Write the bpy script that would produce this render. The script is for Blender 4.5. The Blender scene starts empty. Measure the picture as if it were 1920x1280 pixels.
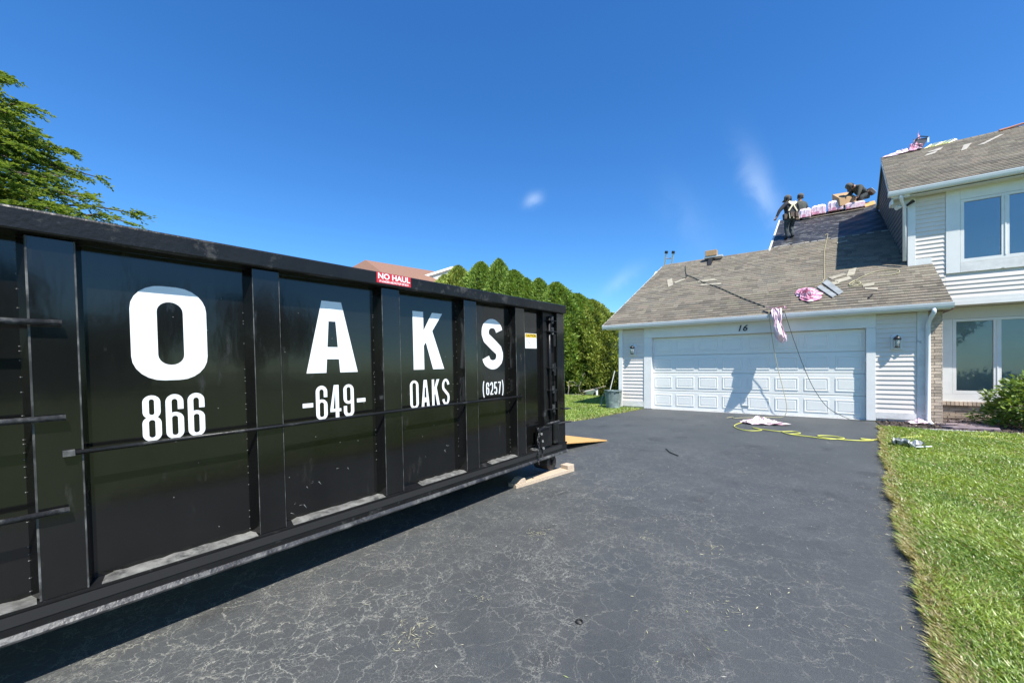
import bpy, math, random
import numpy as np
from mathutils import Vector, Matrix
random.seed(7); rng = np.random.default_rng(7)
scene = bpy.context.scene
COL = scene.collection
R = math.radians

# ------------------------------------------------------------------ camera
cam_d = bpy.data.cameras.new('camera'); cam = bpy.data.objects.new('camera', cam_d); COL.objects.link(cam)
scene.camera = cam
yaw, pitch, roll = R(35.46), R(0.20), R(0.165)
F0 = Vector((-math.sin(yaw), math.cos(yaw), 0)); R0 = Vector((math.cos(yaw), math.sin(yaw), 0)); Z0 = Vector((0, 0, 1))
F2 = F0*math.cos(pitch)+Z0*math.sin(pitch); U2 = -F0*math.sin(pitch)+Z0*math.cos(pitch)
R3 = R0*math.cos(roll)+U2*math.sin(roll); U3 = -R0*math.sin(roll)+U2*math.cos(roll)
m = Matrix((R3, U3, -F2)).transposed().to_4x4(); m.translation = Vector((0, 0, 1.08))
cam.matrix_world = m
cam_d.sensor_width = 36; cam_d.lens = 756/1920*36; cam_d.shift_y = (695.75-640)/1920
cam_d.clip_start = 0.05; cam_d.clip_end = 1500

# ------------------------------------------------------------------ light
SUNV = Vector((-1.75, 1.0, -2.9)).normalized()
sun_el = math.asin(-SUNV.z); to_sun = -SUNV
w = bpy.data.worlds.new('World'); scene.world = w; w.use_nodes = True
nt = w.node_tree; N = nt.nodes; L = nt.links
for n in list(N): N.remove(n)
out = N.new('ShaderNodeOutputWorld'); bg = N.new('ShaderNodeBackground')
sky = N.new('ShaderNodeTexSky'); sky.sky_type = 'NISHITA'; sky.sun_disc = False
sky.sun_elevation = sun_el; sky.sun_rotation = math.atan2(to_sun.x, to_sun.y)
sky.air_density = 1.0; sky.dust_density = 0.25; sky.ozone_density = 2.6; sky.altitude = 100
hsv = N.new('ShaderNodeHueSaturation'); hsv.inputs['Saturation'].default_value = 1.28; hsv.inputs['Hue'].default_value = 0.507
L.new(sky.outputs[0], hsv.inputs['Color'])
tin = N.new('ShaderNodeMixRGB'); tin.blend_type = 'MULTIPLY'; tin.inputs[0].default_value = 1; tin.inputs[2].default_value = (.76, 1.045, 1.14, 1); L.new(hsv.outputs[0], tin.inputs[1])
geo = N.new('ShaderNodeTexCoord')
def math_n(op, a, b=None, c=None):
    n = N.new('ShaderNodeMath'); n.operation = op
    for i, v in enumerate((a, b, c)):
        if v is None: continue
        if isinstance(v, (int, float)): n.inputs[i].default_value = v
        else: L.new(v, n.inputs[i])
    return n.outputs[0]
def dotn(vec, d):
    n = N.new('ShaderNodeVectorMath'); n.operation = 'DOT_PRODUCT'; L.new(vec, n.inputs[0]); n.inputs[1].default_value = d; return n.outputs['Value']
cur = tin.outputs[0]
noi = N.new('ShaderNodeTexNoise'); noi.inputs['Scale'].default_value = 14; noi.inputs['Detail'].default_value = 6
noi.inputs['Roughness'].default_value = 0.6; noi.inputs['Distortion'].default_value = 0.6
L.new(geo.outputs['Generated'], noi.inputs['Vector'])
# a few thin wisps of cirrus: direction, up-slant, half length, half width, strength
for c, slant, la, lb, st in (((-0.059, 0.932, 0.362), 1.22, 0.085, 0.024, 0.25), ((-0.494, 0.775, 0.393), -0.5, 0.022, 0.014, 0.36),
                             ((-0.339, 0.915, 0.217), -0.6, 0.05, 0.018, 0.16), ((-.185, .929, .32), 1.1, .10, .04, .05)):
    c = Vector(c).normalized(); e1 = Vector((0, 0, 1)).cross(c).normalized(); e2 = c.cross(e1)
    a1 = e1*math.cos(slant)+e2*math.sin(slant); a2 = -e1*math.sin(slant)+e2*math.cos(slant)
    p = math_n('DIVIDE', dotn(geo.outputs['Generated'], a1), la); q = math_n('DIVIDE', dotn(geo.outputs['Generated'], a2), lb)
    q = math_n('ADD', q, math_n('MULTIPLY', math_n('SUBTRACT', noi.outputs[0], .5), 1.6))
    r2 = math_n('ADD', math_n('MULTIPLY', p, p), math_n('MULTIPLY', q, q))
    g = math_n('POWER', 2.718, math_n('MULTIPLY', r2, -1.3))
    front = math_n('GREATER_THAN', dotn(geo.outputs['Generated'], tuple(c)), 0)
    g = math_n('MULTIPLY', math_n('MULTIPLY', g, front), math_n('MULTIPLY', noi.outputs[0], st*1.7))
    mx = N.new('ShaderNodeMixRGB'); L.new(g, mx.inputs[0]); L.new(cur, mx.inputs[1]); mx.inputs[2].default_value = (5.2, 6.3, 7.6, 1)
    cur = mx.outputs[0]
L.new(cur, bg.inputs[0]); bg.inputs[1].default_value = 0.115; L.new(bg.outputs[0], out.inputs[0])
sd = bpy.data.lights.new('sun', 'SUN'); sd.energy = 4.9; sd.angle = R(0.53); sd.color = (1, .955, .88)
so = bpy.data.objects.new('sun', sd); COL.objects.link(so); so.rotation_euler = SUNV.to_track_quat('-Z', 'Y').to_euler(); so.location = (5, -5, 20)
scene.view_settings.view_transform = 'Standard'; scene.view_settings.look = 'None'; scene.view_settings.gamma = 1
scene.view_settings.use_curve_mapping = False; scene.view_settings.exposure = 0.74
scene.render.engine = 'CYCLES'; scene.cycles.max_bounces = 6; scene.cycles.transparent_max_bounces = 8

# ------------------------------------------------------------------ materials
def new_mat(name):
    mt = bpy.data.materials.new(name); mt.use_nodes = True; return mt, mt.node_tree, mt.node_tree.nodes['Principled BSDF']
def mat(name, col, rough=.6, vary=0.0, scale=6, bump=0.0, bscale=60, metal=0, dirt=None, dscale=3, dlo=.55, dhi=.75, stretch=None, coat=0, spec=.5, objrand=0, attr=None, detail=5):
    mt, t, b = new_mat(name); n = t.nodes; l = t.links
    b.inputs['Roughness'].default_value = rough; b.inputs['Metallic'].default_value = metal
    b.inputs['Specular IOR Level'].default_value = spec
    if coat: b.inputs['Coat Weight'].default_value = coat; b.inputs['Coat Roughness'].default_value = .03
    tc = n.new('ShaderNodeTexCoord'); mp = n.new('ShaderNodeMapping'); l.new(tc.outputs['Object'], mp.inputs[0])
    if stretch: mp.inputs['Scale'].default_value = stretch
    src = None
    if attr:
        a = n.new('ShaderNodeAttribute'); a.attribute_name = attr; src = a.outputs['Color']
    else:
        rgb = n.new('ShaderNodeRGB'); rgb.outputs[0].default_value = (*col, 1); src = rgb.outputs[0]
    if vary:
        no = n.new('ShaderNodeTexNoise'); no.inputs['Scale'].default_value = scale; no.inputs['Detail'].default_value = detail; l.new(mp.outputs[0], no.inputs[0])
        mr = n.new('ShaderNodeMapRange'); mr.inputs[1].default_value = .3; mr.inputs[2].default_value = .7
        mr.inputs[3].default_value = 1-vary; mr.inputs[4].default_value = 1+vary; l.new(no.outputs[0], mr.inputs[0])
        mu = n.new('ShaderNodeVectorMath'); mu.operation = 'SCALE'; l.new(src, mu.inputs[0]); l.new(mr.outputs[0], mu.inputs['Scale']); src = mu.outputs[0]
    if objrand:
        oi = n.new('ShaderNodeObjectInfo'); mr = n.new('ShaderNodeMapRange'); mr.inputs[3].default_value = 1-objrand; mr.inputs[4].default_value = 1+objrand
        l.new(oi.outputs['Random'], mr.inputs[0]); mu = n.new('ShaderNodeVectorMath'); mu.operation = 'SCALE'; l.new(src, mu.inputs[0]); l.new(mr.outputs[0], mu.inputs['Scale']); src = mu.outputs[0]
    if dirt:
        no = n.new('ShaderNodeTexNoise'); no.inputs['Scale'].default_value = dscale; no.inputs['Detail'].default_value = 9; no.inputs['Roughness'].default_value = .68; l.new(mp.outputs[0], no.inputs[0])
        mr = n.new('ShaderNodeMapRange'); mr.inputs[1].default_value = dlo; mr.inputs[2].default_value = dhi; mr.clamp = True; l.new(no.outputs[0], mr.inputs[0])
        mx = n.new('ShaderNodeMixRGB'); l.new(mr.outputs[0], mx.inputs[0]); l.new(src, mx.inputs[1]); mx.inputs[2].default_value = (*dirt, 1); src = mx.outputs[0]
        ra = n.new('ShaderNodeMapRange'); ra.inputs[3].default_value = rough; ra.inputs[4].default_value = max(rough, .75); l.new(mr.outputs[0], ra.inputs[0]); l.new(ra.outputs[0], b.inputs['Roughness'])
    l.new(src, b.inputs['Base Color'])
    if bump:
        no = n.new('ShaderNodeTexNoise'); no.inputs['Scale'].default_value = bscale; no.inputs['Detail'].default_value = 4; l.new(mp.outputs[0], no.inputs[0])
        bu = n.new('ShaderNodeBump'); bu.inputs['Strength'].default_value = bump; bu.inputs['Distance'].default_value = .01; l.new(no.outputs[0], bu.inputs['Height']); l.new(bu.outputs[0], b.inputs['Normal'])
    return mt
def leaf_mat(name, tint=(1, 1, 1), trans=.45, rough=.55, sp=.3):
    mt, t, b = new_mat(name); n = t.nodes; l = t.links
    a = n.new('ShaderNodeAttribute'); a.attribute_name = 'Col'
    b.inputs['Roughness'].default_value = rough; b.inputs['Specular IOR Level'].default_value = sp
    l.new(a.outputs['Color'], b.inputs['Base Color'])
    tr = n.new('ShaderNodeBsdfTranslucent'); mu = n.new('ShaderNodeMixRGB'); mu.blend_type = 'MULTIPLY'; mu.inputs[0].default_value = 1
    l.new(a.outputs['Color'], mu.inputs[1]); mu.inputs[2].default_value = (1.25, 1.15, .55, 1); l.new(mu.outputs[0], tr.inputs[0])
    ms = n.new('ShaderNodeMixShader'); ms.inputs[0].default_value = trans; l.new(b.outputs[0], ms.inputs[1]); l.new(tr.outputs[0], ms.inputs[2])
    l.new(ms.outputs[0], n['Material Output'].inputs[0]); return mt

M = {}
M['black'] = mat('black_gloss_paint', (.0060, .0061, .0058), .12, .25, 2.5, .30, 2.6, dirt=(.05, .048, .043), dscale=5.5, dlo=.60, dhi=.90, coat=.15, stretch=(1, 1.6, .45))
M['black_rail'] = mat('black_rail_paint', (.009, .009, .009), .36, .3, 5, .3, 30, dirt=(.10, .10, .095), dscale=7, dlo=.58, dhi=.80, spec=.32)
M['steel_edge'] = mat('worn_steel_edge', (.028, .028, .028), .4, .5, 8, .4, 50, dirt=(.17, .17, .16), dscale=9, dlo=.5, dhi=.8)
M['edge'] = mat('rubbed_edge_highlight', (.05, .05, .048), .4, .6, 12, dirt=(.20, .20, .19), dscale=9, dlo=.48, dhi=.7)  # worn grey, paler so that the colour carries the edge highlight
M['dust'] = mat('dusty_ledge', (.13, .13, .12), .9, .5, 14, .6, 60, dirt=(.03, .03, .03), dscale=13, dlo=.52, dhi=.66)
M['weld'] = mat('weld_beads', (.22, .22, .21), .45)
M['dark'] = mat('dark_undercarriage', (.012, .012, .012), .8)
M['wheel'] = mat('roller_steel', (.05, .045, .042), .55, .4, 9, .3, 30, dirt=(.16, .13, .1), dscale=6)
M['white_vinyl'] = mat('white_vinyl_lettering', (.80, .82, .82), .28, .03, 3, dirt=(.45, .45, .43), dscale=11, dlo=.66, dhi=.85)
M['red'] = mat('red_decal', (.55, .02, .03), .3); M['yellow'] = mat('yellow_decal', (.75, .5, .02), .3)
M['ink'] = mat('black_ink', (.015, .015, .015), .5); M['grey_ink'] = mat('grey_ink', (.35, .37, .42), .5)
M['siding'] = mat('pale_siding', (.71, .65, .59), .55, .04, 2, .05, 40, dirt=(.5, .48, .45), dscale=3, dlo=.66, dhi=.95)
M['trim'] = mat('white_trim_paint', (.75, .745, .71), .5, .05, 3, .08, 30, dirt=(.5, .48, .43), dscale=4, dlo=.62, dhi=.95)
M['old_trim'] = mat('weathered_trim', (.68, .67, .64), .7, .12, 6, .3, 40, dirt=(.10, .09, .075), dscale=6, dlo=.60, dhi=.74)
M['door'] = mat('white_garage_door', (.765, .765, .715), .38, .02, 2, .05, 200)
M['gable_siding'] = mat('shaded_gable_siding', (.13, .12, .11), .7, .15, 5)  # full shade of the gable side is put into this colour
M['gutter'] = mat('gutter_aluminium', (.72, .74, .75), .35, .05, 4, dirt=(.4, .4, .38), dscale=3, dlo=.65, dhi=.9)
M['soffit'] = mat('soffit', (.62, .60, .55), .7)
M['fascia_dark'] = mat('brown_soffit_edge', (.16, .10, .075), .7)
M['shingle'] = mat('weathered_shingle', (.3, .27, .24), .9, .22, 40, .6, 160, attr='Col', spec=.2)
M['deck'] = mat('roof_underlay', (.13, .12, .105), .9, .2, 6)
M['felt'] = mat('black_roofing_felt', (.026, .026, .026), .45, .3, 2, .5, 5, dirt=(.22, .225, .22), dscale=4.2, dlo=.54, dhi=.68, stretch=(1, 3.2, 3.2))  # second colour draws the wrinkles as pale streaks
M['ply'] = mat('new_plywood', (.58, .34, .12), .6, .15, 5, .1, 40, stretch=(1, 6, 6))
M['lumber'] = mat('sawn_lumber', (.50, .40, .29), .7, .2, 7, .2, 60, dirt=(.3, .2, .12), dscale=6, dlo=.6, dhi=.8, stretch=(1, 9, 9))
M['brick'] = mat('tan_brick', (.50, .40, .31), .85, .15, 30, .5, 90, objrand=.28)
M['mortar'] = mat('mortar', (.42, .37, .31), .95, .1, 20)
M['mulch'] = mat('bark_mulch', (.045, .034, .028), .95, .6, 18, 1, 30, dirt=(.16, .12, .09), dscale=20, dlo=.55, dhi=.65)
M['flag'] = mat('purple_flagstone', (.20, .155, .165), .8, .2, 6, .2, 20)
M['concrete'] = mat('pale_concrete', (.5, .49, .46), .85, .15, 5, .2, 50)
M['pink'] = mat('pink_wrapper', (.66, .27, .37), .28, .2, 9, dirt=(.78, .68, .72), dscale=7, dlo=.50, dhi=.58)
M['pinkw'] = mat('pink_white_wrapper', (.80, .64, .69), .28, .12, 9, dirt=(.68, .30, .40), dscale=5, dlo=.52, dhi=.66)
M['flashing'] = mat('grey_flashing', (.33, .35, .34), .5, .2, 5, metal=.3)
M['hose'] = mat('yellow_hose', (.56, .56, .11), .4); M['cord'] = mat('dark_cord', (.04, .05, .04), .6); M['rope'] = mat('pale_rope', (.40, .37, .22), .8)
M['cardboard'] = mat('cardboard', (.42, .27, .14), .8, .1, 5)
M['brown_roof'] = mat('brown_shingle', (.26, .135, .085), .9, .25, 25, .4, 80, attr='Col')
M['green_can'] = mat('green_plastic_bin', (.14, .18, .175), .55, .25, 6, .5, 18, dirt=(.32, .4, .38), dscale=8, dlo=.5, dhi=.7)
M['lamp_black'] = mat('lamp_black_metal', (.02, .02, .02), .4); M['metal'] = mat('bare_aluminium', (.6, .6, .6), .35, metal=.8)
M['grey_plastic'] = mat('grey_white_plastic', (.6, .6, .57), .5)
M['bark'] = mat('tree_bark', (.10, .075, .055), .9, .3, 12, .8, 30)
M['skin'] = mat('skin', (.42, .22, .14), .55); M['shirt'] = mat('dark_shirt', (.025, .026, .032), .9, .2, 12, .4, 40)
M['shirt_g'] = mat('olive_grey_shirt', (.062, .066, .055), .9, .2, 12, .4, 40); M['jeans'] = mat('dark_jeans', (.045, .055, .06), .9, .35, 10, .4, 40)
M['boot'] = mat('dark_boot', (.02, .018, .016), .7); M['harness'] = mat('cream_webbing', (.68, .62, .44), .8, .1, 8)
M['leather'] = mat('tool_belt_leather', (.06, .04, .028), .7, .3, 10); M['cap'] = mat('faded_cap', (.11, .10, .085), .9, .3, 14)
M['hair'] = mat('dark_hair', (.02, .015, .012), .6)
M['chairm'] = mat('chair_bronze', (.30, .26, .22), .45); M['sling'] = mat('chair_sling', (.08, .07, .055), .8)
M['leaf'] = leaf_mat('hedge_leaf', trans=.25); M['locust'] = leaf_mat('locust_leaf', trans=.5); M['grass'] = leaf_mat('grass_blade', trans=.38, rough=.38, sp=.6); M['shrubl'] = leaf_mat('shrub_leaf', trans=.25, rough=.3, sp=.6)
M['far_wall'] = mat('far_wall', (.4, .36, .31), .8)
M['debris'] = mat('dry_debris', (.55, .5, .36), .9, .2, 9, attr='Col')
# glass: tinted reflective pane that lets the blind behind it show
mt, t, b = new_mat('window_glass'); n = t.nodes; l = t.links
tr = n.new('ShaderNodeBsdfTransparent'); tr.inputs[0].default_value = (.80, .84, .84, 1); gl = n.new('ShaderNodeBsdfGlossy'); gl.inputs['Roughness'].default_value = .015
fr = n.new('ShaderNodeFresnel'); fr.inputs[0].default_value = 1.6; ms = n.new('ShaderNodeMixShader')
l.new(fr.outputs[0], ms.inputs[0]); l.new(tr.outputs[0], ms.inputs[1]); l.new(gl.outputs[0], ms.inputs[2]); l.new(ms.outputs[0], n['Material Output'].inputs[0]); M['glass'] = mt
g2 = M['glass'].copy(); g2.name = 'coated_window_glass'; [setattr(x.inputs[0], 'default_value', 2.5) for x in g2.node_tree.nodes if x.type == 'FRESNEL']; M['glass_up'] = g2
M['blind'] = mat('window_blind', (.74, .80, .82), .8, .08, 2, stretch=(1, 1, 1)); M['blind_pale'] = mat('pale_green_blind', (.44, .50, .42), .8, .05, 3); M['blind_dim'] = mat('grey_blind', (.26, .30, .31), .8, .08, 2); M['room'] = mat('dim_room', (.10, .105, .09), .9)
# clear lamp glass
mt, t, b = new_mat('lamp_glass'); b.inputs['Base Color'].default_value = (.75, .8, .78, 1); b.inputs['Roughness'].default_value = .1; b.inputs['Transmission Weight'].default_value = .7; M['lglass'] = mt

# asphalt
mt, t, b = new_mat('cracked_asphalt'); n = t.nodes; l = t.links
def nn(k, **kw):
    x = n.new(k)
    for a, v in kw.items(): x.inputs[a].default_value = v
    return x
tc = n.new('ShaderNodeTexCoord'); P = tc.outputs['Object']
def add_vec(a, b_):
    x = n.new('ShaderNodeVectorMath'); x.operation = 'ADD'; l.new(a, x.inputs[0]); l.new(b_, x.inputs[1]); return x.outputs[0]
def scl(a, s):
    x = n.new('ShaderNodeVectorMath'); x.operation = 'SCALE'; l.new(a, x.inputs[0]); x.inputs['Scale'].default_value = s; return x.outputs[0]
def mr(a, lo, hi, o1=0, o2=1):
    x = n.new('ShaderNodeMapRange'); x.inputs[1].default_value = lo; x.inputs[2].default_value = hi; x.inputs[3].default_value = o1; x.inputs[4].default_value = o2; l.new(a, x.inputs[0]); return x.outputs[0]
def mth(op, a, b_=0.):
    x = n.new('ShaderNodeMath'); x.operation = op
    for i, v in enumerate((a, b_)):
        if isinstance(v, (int, float)): x.inputs[i].default_value = v
        else: l.new(v, x.inputs[i])
    return x.outputs[0]
def noise(scale, detail=5, rough=.6, vec=None):
    x = nn('ShaderNodeTexNoise', Scale=scale, Detail=detail, Roughness=rough); l.new(vec or P, x.inputs[0]); return x
nd = noise(2.2, 6, .65); sub = n.new('ShaderNodeVectorMath'); sub.operation = 'SUBTRACT'; l.new(nd.outputs['Color'], sub.inputs[0]); sub.inputs[1].default_value = (.5, .5, .5)
nd2 = noise(13, 4, .6); sub2 = n.new('ShaderNodeVectorMath'); sub2.operation = 'SUBTRACT'; l.new(nd2.outputs['Color'], sub2.inputs[0]); sub2.inputs[1].default_value = (.5, .5, .5)
PW = add_vec(add_vec(P, scl(sub.outputs[0], .34)), scl(sub2.outputs[0], .045))
def cracks(scale, width):
    v = nn('ShaderNodeTexVoronoi', Scale=scale); v.feature = 'DISTANCE_TO_EDGE'; l.new(PW, v.inputs['Vector']); return mr(v.outputs['Distance'], 0, width, 1, 0)
c1 = cracks(4.2, .017); c2 = cracks(10.5, .030); c3 = cracks(27, .065)
m1 = mr(noise(.55, 3).outputs[0], .44, .60); m2 = mr(noise(1.3, 4).outputs[0], .42, .58); m3 = mr(noise(2.1, 5).outputs[0], .48, .66)
brk = mr(noise(17, 3).outputs[0], .30, .55)
sep = n.new('ShaderNodeSeparateXYZ'); l.new(P, sep.inputs[0])
zone = mr(sep.outputs['Y'], 2.5, 8.5, 1.0, .16)       # old cracked apron gives way to newer sealing
zx = mr(sep.outputs['X'], -2.2, .6, 1.0, .38); zone = mth('MULTIPLY', zone, zx)
cr = mth('MAXIMUM', mth('MULTIPLY', mth('MULTIPLY', c1, mr(m1, 0, 1, .45, 1)), 1.0), mth('MAXIMUM', mth('MULTIPLY', mth('MULTIPLY', c2, mr(m2, 0, 1, .12, 1)), .95), mth('MULTIPLY', mth('MULTIPLY', c3, mr(m3, 0, 1, .1, 1)), .75)))
cr = mth('MULTIPLY', mth('MULTIPLY', cr, brk), zone)
spk = mr(noise(230, 2, .5).outputs[0], .60, .70); spkm = mth('MULTIPLY', spk, mr(noise(3.2, 6, .7).outputs[0], .50, .72))
pat = mr(noise(5.5, 8, .75).outputs[0], .58, .72); pat = mth('MULTIPLY', pat, mr(noise(70, 3).outputs[0], .45, .62)); pat = mth('MULTIPLY', pat, mr(noise(.9, 3).outputs[0], .42, .6))
dustm = mth('MAXIMUM', mth('MULTIPLY', spkm, mth('ADD', mth('MULTIPLY', zone, .7), .3)), mth('MULTIPLY', pat, .75))
base = n.new('ShaderNodeMixRGB'); l.new(mr(noise(.8, 5).outputs[0], .3, .7), base.inputs[0]); base.inputs[1].default_value = (.046, .051, .053, 1); base.inputs[2].default_value = (.068, .074, .075, 1)
gr = n.new('ShaderNodeMixRGB'); gr.blend_type = 'MULTIPLY'; gr.inputs[0].default_value = 1; l.new(base.outputs[0], gr.inputs[1])
gv = mr(noise(330, 2, .6).outputs[0], .3, .7, .55, 1.5); cmb = n.new('ShaderNodeCombineXYZ'); [l.new(gv, cmb.inputs[i]) for i in range(3)]; l.new(cmb.outputs[0], gr.inputs[2])
old = n.new('ShaderNodeMixRGB'); l.new(mth('MULTIPLY', zone, mr(noise(1.1, 6, .7).outputs[0], .35, .7)), old.inputs[0]); l.new(gr.outputs[0], old.inputs[1]); old.inputs[2].default_value = (.068, .069, .066, 1)
oil = n.new('ShaderNodeMixRGB'); l.new(mth('MULTIPLY', mr(noise(1.7, 4, .55).outputs[0], .60, .68), .45), oil.inputs[0]); l.new(old.outputs[0], oil.inputs[1]); oil.inputs[2].default_value = (.028, .029, .030, 1)
mx1 = n.new('ShaderNodeMixRGB'); l.new(mth('MINIMUM', cr, 1.), mx1.inputs[0]); l.new(oil.outputs[0], mx1.inputs[1]); mx1.inputs[2].default_value = (.30, .295, .25, 1)
mx2 = n.new('ShaderNodeMixRGB'); l.new(dustm, mx2.inputs[0]); l.new(mx1.outputs[0], mx2.inputs[1]); mx2.inputs[2].default_value = (.46, .44, .38, 1)
l.new(mx2.outputs[0], b.inputs['Base Color']); b.inputs['Roughness'].default_value = .62; b.inputs['Specular IOR Level'].default_value = .45
bu = nn('ShaderNodeBump', Strength=.55, Distance=.006); hh = mth('SUBTRACT', mth('MULTIPLY', noise(260, 3).outputs[0], .9), mth('MULTIPLY', cr, .8)); l.new(hh, bu.inputs['Height']); l.new(bu.outputs[0], b.inputs['Normal'])
M['asphalt'] = mt
M['soil'] = mat('lawn_base', (.12, .17, .045), .95, .5, 4, .8, 40, dirt=(.2, .21, .08), dscale=9, dlo=.5, dhi=.62)

# ------------------------------------------------------------------ helpers
class MB:
    def __init__(s): s.v = []; s.f = []; s.c = []
    def add(s, vs, fs, col=None):
        o = len(s.v); s.v += [tuple(p) for p in vs]; s.f += [tuple(i+o for i in f) for f in fs]; s.c += [col]*len(fs); return s
    def box(s, x0, x1, y0, y1, z0, z1, col=None):
        return s.add([(x0, y0, z0), (x1, y0, z0), (x1, y1, z0), (x0, y1, z0), (x0, y0, z1), (x1, y0, z1), (x1, y1, z1), (x0, y1, z1)],
                     [(0, 3, 2, 1), (4, 5, 6, 7), (0, 1, 5, 4), (1, 2, 6, 5), (2, 3, 7, 6), (3, 0, 4, 7)], col)
    def prism(s, poly, ax, a, b):
        # poly in the other two axes (in xyz order), extruded along ax
        def P(p, t): q = list(p); q.insert(ax, t); return q
        k = len(poly); vs = [P(p, a) for p in poly]+[P(p, b) for p in poly]
        return s.add(vs, [tuple(range(k)), tuple(range(2*k-1, k-1, -1))]+[(i, i+k, (i+1) % k+k, (i+1) % k) for i in range(k)])
    def tube(s, pts, r, seg=8, cap=True, closed=False):
        pts = [Vector(p) for p in pts]; k = len(pts); rs = r if isinstance(r, (list, tuple)) else [r]*k
        vs = []; prev = None
        for i, p in enumerate(pts):
            if closed: d = (pts[(i+1) % k]-pts[i-1])
            else: d = (pts[min(i+1, k-1)]-pts[max(i-1, 0)])
            d = d.normalized() if d.length > 1e-9 else Vector((0, 0, 1))
            if prev is None: a = d.orthogonal().normalized()
            else: a = prev-d*prev.dot(d); a = a.normalized() if a.length > 1e-6 else d.orthogonal().normalized()
            prev = a; bb = d.cross(a)
            for j in range(seg):
                t = 2*math.pi*j/seg; vs.append(p+(a*math.cos(t)+bb*math.sin(t))*rs[i])
        fs = []
        for i in range(k if closed else k-1):
            for j in range(seg):
                i2 = (i+1) % k; fs.append((i*seg+j, i*seg+(j+1) % seg, i2*seg+(j+1) % seg, i2*seg+j))
        if cap and not closed: fs += [tuple(range(seg-1, -1, -1)), tuple((k-1)*seg+j for j in range(seg))]
        return s.add(vs, fs)
    def lathe(s, prof, c, seg=20, axis=2):
        vs = []; k = len(prof)
        for i in range(seg):
            t = 2*math.pi*i/seg
            for r, h in prof:
                p = [r*math.cos(t), r*math.sin(t)]; p.insert(axis, h); vs.append((c[0]+p[0], c[1]+p[1], c[2]+p[2]))
        return s.add(vs, [(i*k+j, ((i+1) % seg)*k+j, ((i+1) % seg)*k+j+1, i*k+j+1) for i in range(seg) for j in range(k-1)])
    def mesh(s, name, mt=None, smooth=False):
        me = bpy.data.meshes.new(name); me.from_pydata(s.v, [], s.f)
        if mt: me.materials.append(mt)
        if any(c is not None for c in s.c):
            at = me.color_attributes.new('Col', 'FLOAT_COLOR', 'CORNER'); arr = []
            for p in me.polygons: arr += list((s.c[p.index] or (1, 1, 1))+(1,))*p.loop_total
            at.data.foreach_set('color', arr)
        if smooth:
            for p in me.polygons: p.use_smooth = True
        me.update(); return me
    def obj(s, name, mt, parent=None, smooth=False, bevel=0, label=None):
        o = bpy.data.objects.new(name, s.mesh(name, mt, smooth)); COL.objects.link(o)
        if parent: o.parent = parent
        if bevel:
            bm = o.modifiers.new('bevel', 'BEVEL'); bm.width = bevel; bm.segments = 2; bm.limit_method = 'ANGLE'
        if label: o['label'] = label
        return o
def tag(o, label, cat, group=None):
    o['label'] = label; o['category'] = cat
    if group: o['group'] = group
    return o
def struct(o, kind='structure'): o['kind'] = kind; return o
# every thing's empty sits at its base; children are given in world coordinates through a parent inverse
def thing(name, label, cat, loc=(0, 0, 0), group=None, mtx=None):
    o = bpy.data.objects.new(name, None); COL.objects.link(o); o.empty_display_size = .2
    if mtx is not None: o.matrix_world = mtx
    else: o.location = loc
    return tag(o, label, cat, group)
def localise(root):
    """children of root were modelled in world coordinates: fix their parent inverse"""
    mi = Matrix.Translation(root.location).inverted()
    for ch in root.children: ch.matrix_parent_inverse = mi
def dup_tree(root, loc=None, rotz=0, scale=None, label=None):
    r = root.copy(); COL.objects.link(r)
    if loc: r.location = loc
    r.rotation_euler[2] = rotz
    if scale: r.scale = scale
    if label: r['label'] = label
    for ch in root.children:
        c = ch.copy(); COL.objects.link(c); c.parent = r
        for g in ch.children:
            d = g.copy(); COL.objects.link(d); d.parent = c
    return r
def gz(v): return -.0332*(12.3-v) if -14 < v < 12.3 else (0. if v >= 12.3 else -.0332*26.3)
def np_mesh(name, V, Fq, cols, mt, smooth=False):
    """V (n,3) verts, Fq (m,k) faces, cols (m,3) colour per face"""
    me = bpy.data.meshes.new(name); k = Fq.shape[1]
    me.vertices.add(len(V)); me.vertices.foreach_set('co', V.astype(np.float32).ravel())
    me.loops.add(Fq.size); me.loops.foreach_set('vertex_index', Fq.astype(np.int32).ravel())
    me.polygons.add(len(Fq)); me.polygons.foreach_set('loop_start', np.arange(0, Fq.size, k, dtype=np.int32)); me.polygons.foreach_set('loop_total', np.full(len(Fq), k, dtype=np.int32))
    me.update(calc_edges=True)
    at = me.color_attributes.new('Col', 'FLOAT_COLOR', 'CORNER'); c4 = np.ones((Fq.size, 4), np.float32); c4[:, :3] = np.repeat(cols, k, axis=0); at.data.foreach_set('color', c4.ravel())
    me.materials.append(mt); return me
def leaves(cen, direc, nor, length, width, cols, name, mt):
    """pointed leaf quads: cen base point, direc along the leaf, nor rough normal"""
    d = direc/np.linalg.norm(direc, axis=1, keepdims=True); sd_ = np.cross(d, nor); sd_ /= np.maximum(np.linalg.norm(sd_, axis=1, keepdims=True), 1e-6)
    L_ = np.asarray(length).reshape(-1, 1); W_ = np.asarray(width).reshape(-1, 1)
    V = np.stack([cen, cen+d*L_*.45+sd_*W_*.5, cen+d*L_, cen+d*L_*.45-sd_*W_*.5], 1).reshape(-1, 3)
    return np_mesh(name, V, np.arange(len(V)).reshape(-1, 4), cols, mt)
def mkobj(name, me, parent=None):
    o = bpy.data.objects.new(name, me); COL.objects.link(o)
    if parent: o.parent = parent
    return o

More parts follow.
